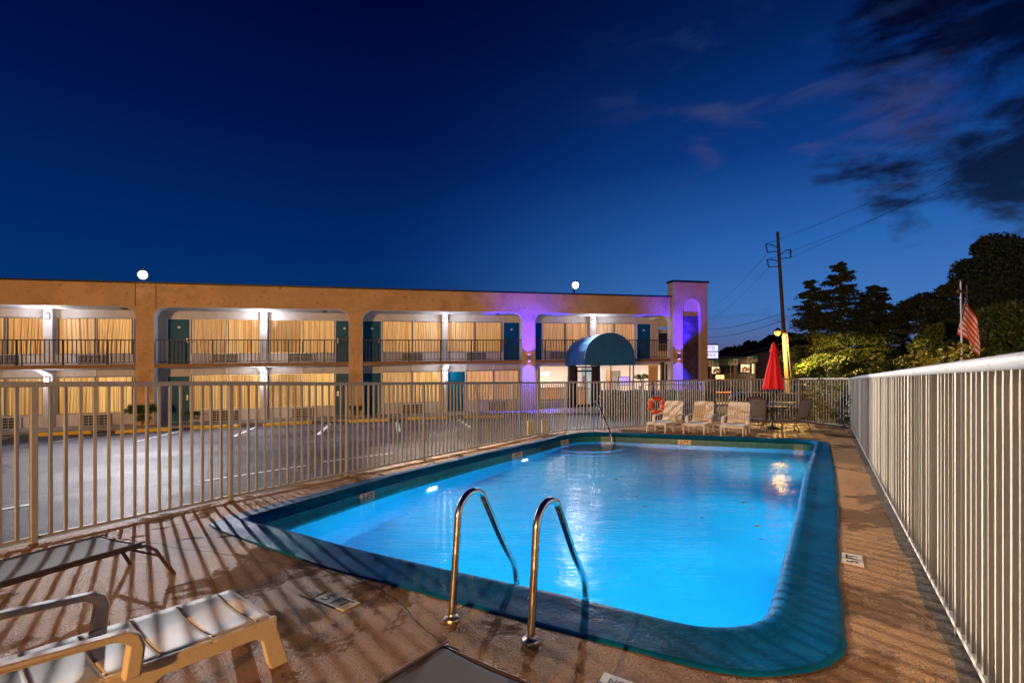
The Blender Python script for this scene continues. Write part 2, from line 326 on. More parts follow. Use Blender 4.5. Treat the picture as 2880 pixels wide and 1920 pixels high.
def water_mat():
    m = bpy.data.materials.new('pool_water'); m.use_nodes = True; N = m.node_tree.nodes; L = m.node_tree.links; N.clear()
    o = N.new('ShaderNodeOutputMaterial'); g = N.new('ShaderNodeBsdfGlass'); g.inputs['IOR'].default_value = 1.33; g.inputs['Roughness'].default_value = 0.07; g.inputs['Color'].default_value = (1, 1, 1, 1)
    tc = N.new('ShaderNodeTexCoord'); prev = None
    for sc, st, ds, asp in ((3.2, .5, .03, .5), (13, .6, .010, .5)):
        mp = N.new('ShaderNodeMapping'); L.new(tc.outputs['Object'], mp.inputs[0]); mp.inputs['Scale'].default_value = (asp, 1, 1)
        n = N.new('ShaderNodeTexNoise'); L.new(mp.outputs[0], n.inputs['Vector']); n.inputs['Scale'].default_value = sc; n.inputs['Detail'].default_value = 3
        b = N.new('ShaderNodeBump'); b.inputs['Strength'].default_value = st; b.inputs['Distance'].default_value = ds; L.new(n.outputs[0], b.inputs['Height'])
        if prev: L.new(prev, b.inputs['Normal'])
        prev = b.outputs[0]
    L.new(prev, g.inputs['Normal']); L.new(g.outputs[0], o.inputs['Surface'])
    va = N.new('ShaderNodeVolumeAbsorption'); va.inputs['Color'].default_value = (.003, .80, .955, 1); va.inputs['Density'].default_value = .42; L.new(va.outputs[0], o.inputs['Volume'])
    M['water'] = m
water_mat()

# ------------------------------------------------------------------ mesh helpers
def setp(o, label=None, cat=None, group=None, kind=None):
    if label: o['label'] = label
    if cat: o['category'] = cat
    if group: o['group'] = group
    if kind: o['kind'] = kind
    return o
def thing(name, label, cat, loc=(0, 0, 0), rz=0, group=None):
    o = bpy.data.objects.new(name, None); COL.objects.link(o); o.location = loc; o.rotation_euler = (0, 0, rz); o.empty_display_size = .1
    return setp(o, label, cat, group)
def root_of(p):
    while p.parent: p = p.parent
    return p
class MB:
    def __init__(s, f=None, smooth=False): s.v = []; s.f = []; s.sm = []; s.fn = f; s.smooth = smooth; s.uv = None
    def _add(s, vs, fs, sm=None):
        n = len(s.v); s.v += [tuple(s.fn(*v)) if s.fn else tuple(v) for v in vs]; s.f += [tuple(i + n for i in f) for f in fs]; s.sm += [s.smooth if sm is None else sm] * len(fs)
    def box(s, a, b):
        x0, y0, z0 = a; x1, y1, z1 = b
        s._add([(x0, y0, z0), (x1, y0, z0), (x1, y1, z0), (x0, y1, z0), (x0, y0, z1), (x1, y0, z1), (x1, y1, z1), (x0, y1, z1)],
               [(0, 3, 2, 1), (4, 5, 6, 7), (0, 1, 5, 4), (1, 2, 6, 5), (2, 3, 7, 6), (3, 0, 4, 7)], False)
    def bar(s, p, q, wd, ht, up=(0, 0, 1)):          # square bar between two points
        p, q = Vector(p), Vector(q); d = (q - p).normalized(); u = Vector(up)
        if abs(d.dot(u)) > .98: u = Vector((0, 1, 0)) if abs(d.y) < .9 else Vector((1, 0, 0))
        sd = d.cross(u).normalized(); u2 = sd.cross(d).normalized(); vs = []
        for c in (p, q):
            for a, b in ((-1, -1), (1, -1), (1, 1), (-1, 1)): vs.append(c + sd * (a * wd / 2) + u2 * (b * ht / 2))
        s._add(vs, [(3, 2, 1, 0), (4, 5, 6, 7), (0, 1, 5, 4), (1, 2, 6, 5), (2, 3, 7, 6), (3, 0, 4, 7)], False)
    def tube(s, pts, r, n=10, caps=True):
        pts = [Vector(p) for p in pts]; rs = r if isinstance(r, (list, tuple)) else [r] * len(pts); vs = []; fs = []
        prevu = None
        for i, p in enumerate(pts):
            d = (pts[min(i + 1, len(pts) - 1)] - pts[max(i - 1, 0)]).normalized()
            if prevu is None: u = d.orthogonal().normalized()
            else:
                u = prevu - d * prevu.dot(d); u = u.normalized() if u.length > 1e-6 else d.orthogonal().normalized()
            prevu = u; w = d.cross(u)
            for k in range(n):
                a = 2 * PI * k / n; vs.append(p + (u * math.cos(a) + w * math.sin(a)) * rs[i])
        for i in range(len(pts) - 1):
            for k in range(n): fs.append((i * n + k, i * n + (k + 1) % n, (i + 1) * n + (k + 1) % n, (i + 1) * n + k))
        s._add(vs, fs, True)
        if caps: s._add(vs[:n], [tuple(range(n))[::-1]], False); s._add(vs[-n:], [tuple(range(n))], False)
    def lathe(s, c, prof, n=20, sm=True):             # prof: (radius, z)
        vs = []; fs = []
        for r, z in prof:
            for k in range(n): a = 2 * PI * k / n; vs.append((c[0] + r * math.cos(a), c[1] + r * math.sin(a), c[2] + z))
        for i in range(len(prof) - 1):
            for k in range(n): fs.append((i * n + k, i * n + (k + 1) % n, (i + 1) * n + (k + 1) % n, (i + 1) * n + k))
        s._add(vs, fs, sm)
        if prof[0][0] > 1e-4: s._add(vs[:n], [tuple(range(n))[::-1]], False)
        if prof[-1][0] > 1e-4: s._add(vs[-n:], [tuple(range(n))], False)
    def prism(s, pts, fn2, d0, d1):                   # 2-D outline pts; fn2(a, b, d) gives 3-D; extruded d0..d1
        n = len(pts); tri = tessellate_polygon([[Vector((a, b, 0)) for a, b in pts]])
        vs = [fn2(a, b, d0) for a, b in pts] + [fn2(a, b, d1) for a, b in pts]
        fs = [t for t in tri] + [tuple(i + n for i in reversed(t)) for t in tri] + [(i, (i + 1) % n, n + (i + 1) % n, n + i) for i in range(n)]
        s._add(vs, fs, False)
    def grid(s, fn, nu, nv, sm=True):
        vs = [fn(i / nu, j / nv) for j in range(nv + 1) for i in range(nu + 1)]
        s._add(vs, [(j * (nu + 1) + i, j * (nu + 1) + i + 1, (j + 1) * (nu + 1) + i + 1, (j + 1) * (nu + 1) + i) for j in range(nv) for i in range(nu)], sm)
    def build(s, name, m, parent=None, bevel=0, solid=0, world=True, label=None):
        me = bpy.data.meshes.new(name); off = Vector((0, 0, 0))
        if parent is not None and world: off = root_of(parent).location
        me.from_pydata([(v[0] - off[0], v[1] - off[1], v[2] - off[2]) for v in s.v], [], s.f); me.polygons.foreach_set('use_smooth', s.sm)
        if s.uv:
            ul = me.uv_layers.new(name='UVMap')
            for l in me.loops: ul.data[l.index].uv = s.uv(s.v[l.vertex_index])
        bm = bmesh.new(); bm.from_mesh(me); bmesh.ops.recalc_face_normals(bm, faces=bm.faces); bm.to_mesh(me); bm.free()
        me.materials.append(M[m] if isinstance(m, str) else m)
        o = bpy.data.objects.new(name, me); COL.objects.link(o)
        if parent is not None: o.parent = parent
        if bevel: md = o.modifiers.new('bevel', 'BEVEL'); md.width = bevel; md.segments = 2; md.limit_method = 'ANGLE'
        if solid: md = o.modifiers.new('solid', 'SOLIDIFY'); md.thickness = solid; md.offset = 0
        if label: o['label'] = label
        return o
def dup(root, loc, rz=None, label=None):
    r = root.copy(); COL.objects.link(r); r.location = loc
    if rz is not None: r.rotation_euler = (0, 0, rz)
    if label: r['label'] = label
    def rec(a, b):
        for ch in list(a.children):
            if ch.type == 'LIGHT': c = ch.copy()
            else: c = ch.copy()
            COL.objects.link(c); c.parent = b; rec(ch, c)
    rec(root, r); return r
def text(name, body, at, xd, yd, size, m, parent, depth=.002, align='CENTER', font=None):
    cu = bpy.data.curves.new(name, 'FONT'); cu.body = body; cu.size = size; cu.extrude = depth; cu.align_x = align; cu.align_y = 'CENTER'; cu.offset = size * .012
    cu.materials.append(M[m]); o = bpy.data.objects.new(name, cu); COL.objects.link(o)
    x = Vector(xd).normalized(); y = Vector(yd); y = (y - x * y.dot(x)).normalized(); z = x.cross(y)
    mt = Matrix((x, y, z)).transposed().to_4x4(); p = Vector(at)
    if parent is not None: o.parent = parent; p = p - root_of(parent).location
    bpy.context.view_layer.update(); me = bpy.data.meshes.new_from_object(o); me.name = name; bpy.data.objects.remove(o); o = bpy.data.objects.new(name, me); COL.objects.link(o)
    if parent is not None: o.parent = parent
    o.matrix_local = Matrix.Translation(p) @ mt
    return o
def leaves(name, m, parent, cent, size, up_bias=0.0, aspect=1.6, droop=0.0):
    cent = np.asarray(cent, float); n = len(cent)
    off = np.array(root_of(parent).location) if parent is not None else np.zeros(3)
    a = RNG.normal(size=(n, 3)); a[:, 2] *= (1 - up_bias); a /= np.linalg.norm(a, axis=1)[:, None]
    b = RNG.normal(size=(n, 3)); b[:, 2] *= (1 - up_bias); b -= a * (a * b).sum(1)[:, None]; b /= np.linalg.norm(b, axis=1)[:, None]
    sz = (np.asarray(size) * RNG.uniform(.6, 1.3, n))[:, None]
    a = a * sz * aspect * .5; b = b * sz * .5
    v = np.stack([cent - a, cent + b * .9 - a * .1, cent + a, cent - b * .9 - a * .1], 1).reshape(-1, 3) - off
    me = bpy.data.meshes.new(name); me.vertices.add(4 * n); me.vertices.foreach_set('co', v.astype('f').ravel())
    me.loops.add(4 * n); me.loops.foreach_set('vertex_index', np.arange(4 * n, dtype='i')); me.polygons.add(n)
    me.polygons.foreach_set('loop_start', np.arange(0, 4 * n, 4, dtype='i')); me.polygons.foreach_set('loop_total', np.full(n, 4, 'i')); me.update(calc_edges=True)
    me.materials.append(M[m]); o = bpy.data.objects.new(name, me); COL.objects.link(o)
    if parent is not None: o.parent = parent
    return o

# ------------------------------------------------------------------ ground
def ground():
    xs = sorted(set([-400, -200, -100, -60] + list(np.arange(-40, -9, 1.5)) + list(np.arange(-9, 13.1, .5)) + list(np.arange(14.5, 44, 1.5)) + [50, 70, 100, 200, 400])); ys = sorted(set([-60, -30, -12] + list(np.arange(-6, -4, 1)) + list(np.arange(-4, 20.1, .5)) + list(np.arange(21.5, 50, 1.5)) + [60, 90, 150, 300, 700]))
    mb = MB(); vs = []
    poly = pool_outer
    def inside(x, y): return False
    for y in ys:
        for x in xs: vs.append((x, y, lot(x, y) - (.0 if not in_deck(x, y) else .12)))
    nx = len(xs); fs = [(j * nx + i, j * nx + i + 1, (j + 1) * nx + i + 1, (j + 1) * nx + i) for j in range(len(ys) - 1) for i in range(nx - 1)]
    fs = [f for f in fs if not all(in_deck(vs[i][0], vs[i][1]) for i in f)]
    mb._add(vs, fs, True); setp(mb.build('parking_lot', 'asphalt'), 'wet dark asphalt parking lot between the pool fence and the motel', 'parking lot', kind='structure')
LF = [(-7.9, -1.9), (-7.05, -.33), (-6.17, 1.32), (-5.29, 2.97), (-4.416, 4.625), (-3.535, 6.29), (-2.607, 7.90), (-1.675, 9.477), (-.77, 11.0), (.19, 12.77), (.70, 13.55), (1.6, 14.75)]
BF = [(1.6, 14.75), (2.8, 15.22), (4.3, 16.4), (5.75, 17.35), (7.0, 18.2), (8.8, 18.4), (10.6, 18.5)]
EF = [(10.6, 18.5), (10.72, 15.9)]
def wall_x(y): return .779 + .628 * y
RF = [(wall_x(y), y) for y in (15.75, 13.9, 12.05, 10.2, 8.35, 6.5, 4.65, 2.95, 1.4, -.2, -1.8)]
deck_outer = [(-8.1, -3.5)] + [(x - .1, y) for x, y in LF[:-1]] + [(1.5, 14.87)] + [(x, y + .1) for x, y in BF[1:-1]] + [(10.75, 18.6), (10.85, 15.95), (wall_x(15.8) + .25, 15.7), (wall_x(-2) + .25, -2.0), (-.3, -3.5)]
def in_poly(x, y, P, m=0):
    c = False; n = len(P)
    for i in range(n):
        x0, y0 = P[i]; x1, y1 = P[(i + 1) % n]
        if (y0 > y) != (y1 > y) and x < (x1 - x0) * (y - y0) / (y1 - y0) + x0: c = not c
    return c
pool_outer = None
def shrink_test(x, y):
    return all(in_poly(x + a, y + b, deck_outer) for a, b in ((1.6, 0), (-1.6, 0), (0, 1.6), (0, -1.6), (1.2, 1.2), (-1.2, -1.2), (-1.2, 1.2), (1.2, -1.2)))
def in_deck(x, y): return in_poly(x, y, deck_outer)
ground()

# pool outlines (inner lip and outer edge of the painted coping) ------------------
def smooth_loop(P, it=1):
    for _ in range(it):
        Q = []
        for i in range(len(P)):
            a, b = P[i], P[(i + 1) % len(P)]; d = math.dist(a, b)
            k = .25 if d < .6 else .14 / d
            Q += [(a[0] + (b[0] - a[0]) * k, a[1] + (b[1] - a[1]) * k), (a[0] + (b[0] - a[0]) * (1 - k), a[1] + (b[1] - a[1]) * (1 - k))]
        P = Q
    return P
inner = [(-2.856, 5.337), (-1.77, 7.8), (-.79, 9.6), (.60, 12.0), (1.3, 13.35), (1.83, 14.12), (2.35, 14.3), (2.84, 14.18), (3.9, 13.75), (7.15, 12.55), (7.42, 12.35), (7.36, 12.05), (4.675, 7.945), (3.25, 5.65), (2.517, 4.506), (2.0, 3.695),
         (1.73, 3.26), (1.58, 3.08), (1.415, 2.99), (1.203, 2.965), (1.025, 3.01), (.55, 3.313), (.076, 3.576), (-.477, 3.864), (-1.516, 4.45), (-2.216, 4.92), (-2.75, 5.22)]
outer = [(-3.22, 5.36), (-2.06, 7.84), (-1.03, 9.68), (.42, 12.15), (1.08, 13.42), (1.70, 14.32), (2.35, 14.48), (2.92, 14.34), (3.96, 13.9), (7.35, 12.66), (7.72, 12.35), (7.64, 12.05), (5.136, 7.945), (3.72, 5.70), (2.94, 4.506), (2.42, 3.70),
         (2.0, 3.0), (1.845, 2.76), (1.66, 2.62), (1.35, 2.53), (1.08, 2.55), (.70, 2.76), (.154, 3.063), (-.432, 3.42), (-1.55, 4.04), (-2.38, 4.62), (-3.08, 5.10)]
N0 = len(inner)
inner_s = smooth_loop(inner, 2); outer_s = smooth_loop(outer, 2)
# resample both by matching index (same counts)
def densify(P, step=.12):
    segs = []
    return P
WZ = -.225
def coping():
    n = len(inner_s); th = thing('pool', 'blue painted swimming pool with rounded coping set in the brown deck', 'swimming pool', (2.0, 8.0, 0))
    mb = MB(smooth=True); prof = [(1.0, -.02), (1.0, .006), (.9, .012), (.6, .016), (.3, .026), (.14, .040), (.05, .042), (-.02, .030), (-.05, .0), (-.045, -.05), (0, -.085)]
    # subdivide long segments for a slightly uneven lip
    I, O = [], []
    for i in range(n):
        a, b, c, d = Vector(inner_s[i]), Vector(inner_s[(i + 1) % n]), Vector(outer_s[i]), Vector(outer_s[(i + 1) % n])
        k = max(1, int((b - a).length / .15))
        for j in range(k): I.append(a.lerp(b, j / k)); O.append(c.lerp(d, j / k))
    m = len(I); vs = []
    wob = [sum(math.sin(i * f + p) for f, p in ((.9, 0), (.37, 2), (1.7, 1))) / 3 for i in range(m)]
    for kk, (t, z) in enumerate(prof):
        for i in range(m):
            p = I[i].lerp(O[i], t) if t >= 0 else I[i] + (I[i] - O[i]).normalized() * (-t)
            if t == 1.0: p = p + (O[i] - I[i]).normalized() * .012 * wob[(i * 3) % m]
            vs.append((p.x, p.y, z + (wob[i] * .004 if 0 < t < 1 else 0)))
    fs = [(r * m + i, r * m + (i + 1) % m, (r + 1) * m + (i + 1) % m, (r + 1) * m + i) for r in range(len(prof) - 1) for i in range(m)]
    mb._add(vs, fs, True); mb.build('coping', 'coping', th)
    # walls + tile band
    cum = [0]
    for i in range(m): cum.append(cum[-1] + (I[(i + 1) % m] - I[i]).length)
    def band(name, z0, z1, mt, grow=0.0, zf=None):
        me = bpy.data.meshes.new(name); V = []; F = []; UV = []
        off = th.location
        for i in range(m + 1):
            p = I[i % m]
            zb = zf(p) if zf else z0
            V += [(p.x - off.x, p.y - off.y, zb - off.z), (p.x - off.x, p.y - off.y, z1 - off.z)]
        for i in range(m): F.append((2 * i, 2 * i + 2, 2 * i + 3, 2 * i + 1))
        me.from_pydata(V, [], F); ul = me.uv_layers.new(name='UVMap'); 
        for i, pl in enumerate(me.polygons):
            for li, (du, dv) in zip(pl.loop_indices, ((0, 0), (1, 0), (1, 1), (0, 1))): ul.data[li].uv = (cum[i + du], (z1 - z0) * dv)
        me.materials.append(M[mt]); o = bpy.data.objects.new(name, me); COL.objects.link(o); o.parent = th
    def floor_z(p):                     # deeper near the camera, shallow at the steps
        d = p[0] * .53 + p[1] * .85; s = min(1, max(0, (d - 5.0) / 7.0)); return -1.62 + .62 * s
    band('waterline_tile', WZ - .10, -.083, 'pool_tile')
    band('basin_wall', -1.7, WZ - .10, 'pool_plaster')
    # floor grid
    bx = MB(smooth=True); bx.grid(lambda u, v: ((-3.6 + 11.4 * u), (2.4 + 12.6 * v), floor_z((-3.6 + 11.4 * u, 2.4 + 12.6 * v))), 24, 24)
    # clip floor to pool by only keeping cells near inside
    keep = []
    for f in bx.f:
        if any(in_poly(bx.v[i][0], bx.v[i][1], [tuple(p) for p in I]) for i in f) or True: keep.append(f)
    bx.f = keep; bx.build('basin_floor', 'pool_plaster', th)
    # submerged steps in the far corner
    st = MB()
    for k, (r, z) in enumerate(((1.4, -.92), (1.0, -.72))):
        st.lathe((2.05, 13.75, -1.4), [(r, 0), (r, z + 1.4)], 28, False)
    cx = st.build('steps', 'pool_plaster', th)
    st = MB(smooth=True)
    for k, (r, z) in enumerate(((1.4, -.92), (1.0, -.72))): st.tube([(2.05 + r * math.cos(a), 13.75 + r * math.sin(a), z) for a in np.linspace(PI, 2.05 * PI, 40)], .012, 6)
    st.build('step_nosing', 'pool_step', th)
    # skimmer mouth and main drain
    p, q = G(1521, 1262, -.17), G(1572, 1250, -.17)
    a = Vector(p[:2]); b = Vector(q[:2]); d = (b - a).normalized(); nrm = Vector((d.y, -d.x)); o_ = a + nrm * .03
    sk = MB(); sk.bar((o_.x, o_.y, -.20), (o_.x + d.x * .5, o_.y + d.y * .5, -.20), .03, .10); sk.build('skimmer', 'pool_dark', th)
    # water: closed body, slightly inside the walls
    wt = MB(smooth=False); wi = [p + (O[i] - I[i]).normalized() * .006 for i, p in enumerate(I)]
    top = [(p.x, p.y, WZ) for p in wi]; bot = [(p.x, p.y, -2.2) for p in wi]
    tri = tessellate_polygon([[Vector((p.x, p.y, 0)) for p in wi]])
    wt._add(top + bot, [t for t in tri] + [tuple(i + m for i in reversed(t)) for t in tri] + [(i, (i + 1) % m, m + (i + 1) % m, m + i) for i in range(m)])
    w = wt.build('water', 'water'); setp(w, 'bright blue lit pool water with the motel lights reflected in it', 'water', kind='structure')
    return th, I, O
POOL, PI_, PO_ = coping()

def deck():
    out = [Vector((x, y, 0)) for x, y in deck_outer]; hole = [Vector((p.x, p.y, 0)) + (Vector((PI_[i].x, PI_[i].y, 0)) - Vector((p.x, p.y, 0))) * .12 for i, p in enumerate(PO_)]
    tri = tessellate_polygon([out, hole]); allv = out + hole
    mb = MB(); mb._add([tuple(v) for v in allv], tri)
    n = len(out); mb._add([tuple(v) for v in out] + [(v.x, v.y, -1.2) for v in out], [(i, (i + 1) % n, n + (i + 1) % n, n + i) for i in range(n)])
    setp(mb.build('pool_deck', 'deck'), 'wet textured brown concrete deck around the pool', 'deck', kind='structure')
deck()
# unseen slab added under the deck so no light leaks
sh = MB(); sh.box((-9, -3.6, -2.35), (12, 19, -2.3)); o = sh.build('light_stop_slab', 'grass_dark'); setp(o, 'unseen slab under the deck that stops light', 'light blocker', kind='structure')

# pool lights: near end fixture, plus side wall ones added to even the glow
def pool_light(x, y, z, dx, dy, power, label):
    t = thing('pool_light', label, 'pool light', (x, y, z), group='underwater lights of the pool')
    mb = MB(smooth=True); d = Vector((dx, dy, 0)).normalized(); r = []
    c = Vector((x, y, z)); mb.tube([c - d * .03, c + d * .015], .13, 20); mb.build('housing', 'steel_dull', t)
    mb = MB(); mb.tube([c + d * .016, c + d * .022], .10, 20); mb.build('lens', 'pool_lens', t)
    lamp('pool_lamp', 'AREA', c + d * .05, power, (.78, .95, 1.0), .22, c + d * 2 + Vector((0, 0, -.25)), t)
pool_light(-.15, 3.76, -.75, .53, .85, 300, 'round underwater light in the near end wall of the pool')
pool_light(-1.40, 8.55, -.70, .87, -.50, 75, 'added round fill light in the pool wall below the parking lot fence')
pool_light(.25, 11.35, -.60, .87, -.50, 100, 'added round fill light in the pool wall before the skimmer')
pool_light(3.87, 6.60, -.70, -.85, .53, 85, 'added round fill light in the pool wall facing the concrete wall, nearer one')
pool_light(6.20, 10.35, -.60, -.85, .53, 100, 'added round fill light in the pool wall facing the concrete wall, farther one')

# ------------------------------------------------------------------ motel
MO = thing('motel', 'two storey tan stucco motel with balcony bays, lit curtains and purple lit tower', 'motel', B(14, 1, 0))
def mbB(smooth=False): return MB(B, smooth)
def rounded(t0, t1, h, r, n=7):
    pts = [(t0, h - r)]
    for k in range(1, n + 1): a = PI - k / n * PI / 2; pts.append((t0 + r + r * math.cos(a), h - r + r * math.sin(a)))
    for k in range(n + 1): a = PI / 2 - k / n * PI / 2; pts.append((t1 - r + r * math.cos(a), h - r + r * math.sin(a)))
    return pts
bays = [(-11.9, -4.0), (-3.35, 4.65), (5.3, 13.24), (13.83, 21.73), (22.4, 30.43)]
pts = [(-12.6, -.3)]
for i, (a, b) in enumerate(bays):
    pts += [(a, -.3)] + rounded(a, b, 5.03, .48) + [(b, -.3)]
pts += [(30.46, -.3), (30.46, 6.0), (-12.6, 6.0)]
mb = mbB(); mb.prism(pts, lambda a, b, d: (a, d, b), 0.0, .39); mb.build('facade', 'stucco', MO)
mb = mbB(); mb.box((-12.6, -.06, 6.0), (30.44, .45, 6.075)); mb.build('roof_coping', 'black_cap', MO)
mb = mbB(); mb.box((-12.6, .452, 5.78), (32.6, 9, 5.93)); mb.build('roof', 'black_cap', MO)
# white lining of the openings
for a, b in bays[1:]:
    mb = mbB(True); P = [(a, -.3)] + rounded(a, b, 5.03, .48) + [(b, -.3)]
    c = ((a + b) / 2, 2)
    Q = [(x + (.014 if x < c[0] else -.014), y - (.014 if y > 4.4 else 0)) for x, y in P]
    vs = [(x, .004, y) for x, y in P] + [(x, .004, y) for x, y in Q] + [(x, .386, y) for x, y in Q]
    n = len(P); mb._add(vs, [(i, i + 1, n + i + 1, n + i) for i in range(n - 1)] + [(n + i, n + i + 1, 2 * n + i + 1, 2 * n + i) for i in range(n - 1)], False)
    mb.build('arch_lining', 'tower_white', MO)
# corridor structure
mb = mbB(); mb.box((-12.6, .392, 5.04), (31.2, 1.5, 5.12)); mb.build('upper_ceiling', 'white_wall', MO)
mb = mbB(); mb.box((-12.6, .125, 2.42), (30.44, 1.5, 2.58)); mb.build('walkway_slab', 'white_wall', MO)
for a, b in bays[1:]:
    mb = mbB(); mb.box((a + .016, .08, 2.43), (b - .016, .122, 2.575)); mb.build('slab_fascia', 'slab_edge', MO)
# back wall in pieces: bands above and below the windows, party walls, columns
cols = [(-7.55, -7.25), (.77, 1.10), (9.2, 9.50), (17.77, 18.06), (26.06, 26.41)]
party = [(-4.05, -3.6), (4.93, 5.27), (13.42, 13.78), (22.03, 22.42), (30.02, 30.5)]
mb = mbB()
mb.box((-12.6, 1.5, 4.70), (31.2, 1.7, 5.04)); mb.box((-12.6, 1.5, 2.581), (31.2, 1.7, 3.08))
mb.box((-12.6, 1.5, 2.12), (23.1, 1.7, 2.42)); mb.box((-12.6, 1.5, -.2), (23.1, 1.7, .48)); mb.box((23.1, 1.5, 2.30), (31.2, 1.7, 2.42))
for a, b in party:
    mb.box((a, 1.44, 3.081), (b, 1.7, 4.699))
    if b < 23: mb.box((a, 1.44, .481), (b, 1.7, 2.119))
mb.build('room_wall', 'white_wall', MO)
for a, b in cols:
    mb = mbB()
    mb.box((a, 1.22, 2.581), (b, 1.499, 5.039))
    if b < 23: mb.box((a, 1.22, -.2), (b, 1.499, 2.419))
    # haunch under the slab
    mb.prism([(.5, 2.419), (1.22, 2.419), (1.22, 2.2)], lambda p, q, d: (d, p, q), a + .002, b - .002)
    mb.build('column', 'white_wall', MO)
mb = mbB(); mb.box((-12.6, 1.95, -.1), (23.1, 2.0, 5.0)); mb.build('inner_wall', 'black_cap', MO)
mb = mbB(); mb.box((-12.6, 8.8, -.3), (32.6, 9.0, 5.7)); mb.box((-12.6, .4, -.3), (-12.4, 8.8, 5.7)); mb.build('rear_wall', 'stucco', MO)

def curtain(t0, t1, h0, h1, par, kind, seed):
    rr = random.Random(seed); mb = mbB(True); n = int((t1 - t0) / .022); ph = rr.random() * 6; per = rr.uniform(9, 14); gather = rr.choice([0, 0, .12, -.12, .2])
    def fn(u, v):
        hh = h0 + (h1 - h0) * v; uu = u + gather * (1 - v) * math.sin(PI * u) * .5
        x = t0 + (t1 - t0) * u
        w = 1.60 + .028 * math.sin(uu * per * 2 * PI / 1.45 * (t1 - t0) + ph + .8 * math.sin(uu * 7 + ph)) * (1.0 - .35 * v) + .01 * math.sin(uu * 31 + ph)
        return (x, w, hh)
    mb.grid(fn, n, 5); return mb.build('curtain', kind, par)
wseed = [0]
def window(t0, t1, h0, h1, kind):
    wseed[0] += 1
    mb = mbB(); f = .035
    mb.box((t0, 1.49, h0), (t0 + f, 1.56, h1)); mb.box((t1 - f, 1.49, h0), (t1, 1.56, h1)); mb.box((t0 + f, 1.49, h1 - f), (t1 - f, 1.56, h1)); mb.box((t0 + f, 1.49, h0), (t1 - f, 1.56, h0 + f))
    w = mb.build('window', 'alu', MO)
    curtain(t0 + f, t1 - f, h0 + .01, h1 - .01, w, kind, wseed[0])
    g = mbB(); g._add([(t0 + f, 1.535, h0 + f), (t1 - f, 1.535, h0 + f), (t1 - f, 1.535, h1 - f), (t0 + f, 1.535, h1 - f)], [(0, 1, 2, 3)]); g.build('glass', 'glass', w)
    return w
def door(t0, t1, h0, h1, plate=True, side=1, m='teal_door'):
    mb = mbB(); mb.box((t0, 1.465, h0 + .01), (t1, 1.499, h1)); d = mb.build('door', m, MO)
    f = mbB(); f.box((t0 - .05, 1.44, h0), (t0, 1.505, h1 + .05)); f.box((t1, 1.44, h0), (t1 + .05, 1.505, h1 + .05)); f.box((t0, 1.44, h1 + .001), (t1, 1.505, h1 + .05)); f.build('door_frame', 'trim_white', d)
    x = t1 - .09 if side > 0 else t0 + .09
    k = mbB(); k.box((x - .035, 1.44, h0 + .98), (x + .035, 1.464, h0 + 1.22)); k.box((x - .06, 1.40, h0 + 1.0), (x + .05, 1.439, h0 + 1.03)); k.build('handle', 'steel', d)
    if plate:
        c = (t0 + t1) / 2; p = mbB(); p.box((c - .05, 1.455, h0 + 1.66), (c + .05, 1.464, h0 + 1.76)); p.build('number_plate', 'plate_white', d)
    return d
def ac(t0, t1, h0, h1, slats):
    mb = mbB(); mb.box((t0, 1.36, h0), (t1, 1.499, h1)); a = mb.build('air_conditioner', 'grille_dark', MO, bevel=.01)
    g = mbB()
    g.box((t0 - .02, 1.33, h0 - .02), (t1 + .02, 1.359, h0 + .01)); g.box((t0 - .02, 1.33, h1 - .01), (t1 + .02, 1.359, h1 + .02)); g.box((t0 - .02, 1.33, h0 + .01), (t0 + .01, 1.359, h1 - .01)); g.box((t1 - .01, 1.33, h0 + .01), (t1 + .04, 1.359, h1 - .01))
    n = 7 if slats else 4
    for k in range(1, n):
        z = h0 + (h1 - h0) * k / n; g.box((t0 + .01, 1.340, z - .007), (t1 - .01, 1.352, z + .007))
    m_ = 4 if slats else 6
    for k in range(1, m_):
        x = t0 + (t1 - t0) * k / m_; g.box((x - .006, 1.332, h0 + .01), (x + .006, 1.339, h1 - .01))
    g.build('grille', 'trim_white', a)
UW = [(-3.55, -2.15), (-2.15, -.70), (-.70, .77), (1.10, 2.54), (2.54, 3.93), (6.27, 7.72), (7.72, 9.2), (9.52, 11.0), (11.0, 12.49), (14.76, 16.26), (16.26, 17.77), (18.06, 19.54), (19.54, 21.03), (23.32, 24.68), (24.68, 26.06), (26.41, 27.67), (27.67, 29.06)]
for i, (a, b) in enumerate(UW): window(a + .01, b - .01, 3.09, 4.69, 'curtain_upper' if i < 13 else 'curtain_peach')
for a, b, s in ((4.02, 4.86, -1), (5.33, 6.2, 1), (12.56, 13.36, -1), (13.84, 14.70, 1), (21.10, 21.98, -1), (22.47, 23.26, 1), (29.12, 29.97, -1)): door(a, b, 2.585, 4.66, True, s)
for a, b in ((-1.2, -.1), (1.96, 3.12), (7.15, 8.25), (10.39, 11.52), (15.74, 16.77), (19.05, 20.13), (23.7, 24.7), (27.1, 28.1)): ac(a, b, 2.64, 3.06, True)
GW = UW[:11]
for i, (a, b) in enumerate(GW): window(a + .01, b - .01, .49, 2.10, 'curtain_ground')
for a, b in ((19.05, 20.56), (20.56, 22.0)): window(a + .01, b - .01, .49, 2.10, 'curtain_peach')
window(22.44, 23.1, .49, 2.10, 'curtain_peach')
for a, b, s in ((4.02, 4.86, -1), (5.33, 6.2, 1), (12.56, 13.36, -1), (13.84, 14.70, 1), (18.10, 18.99, 1)): door(a, b, -.02, 2.06, False, s)
for a, b in ((-1.3, -.1), (1.96, 3.12), (7.15, 8.25), (10.57, 11.47), (15.8, 16.75), (20.2, 21.2)): ac(a, b, -.03, .43, False)
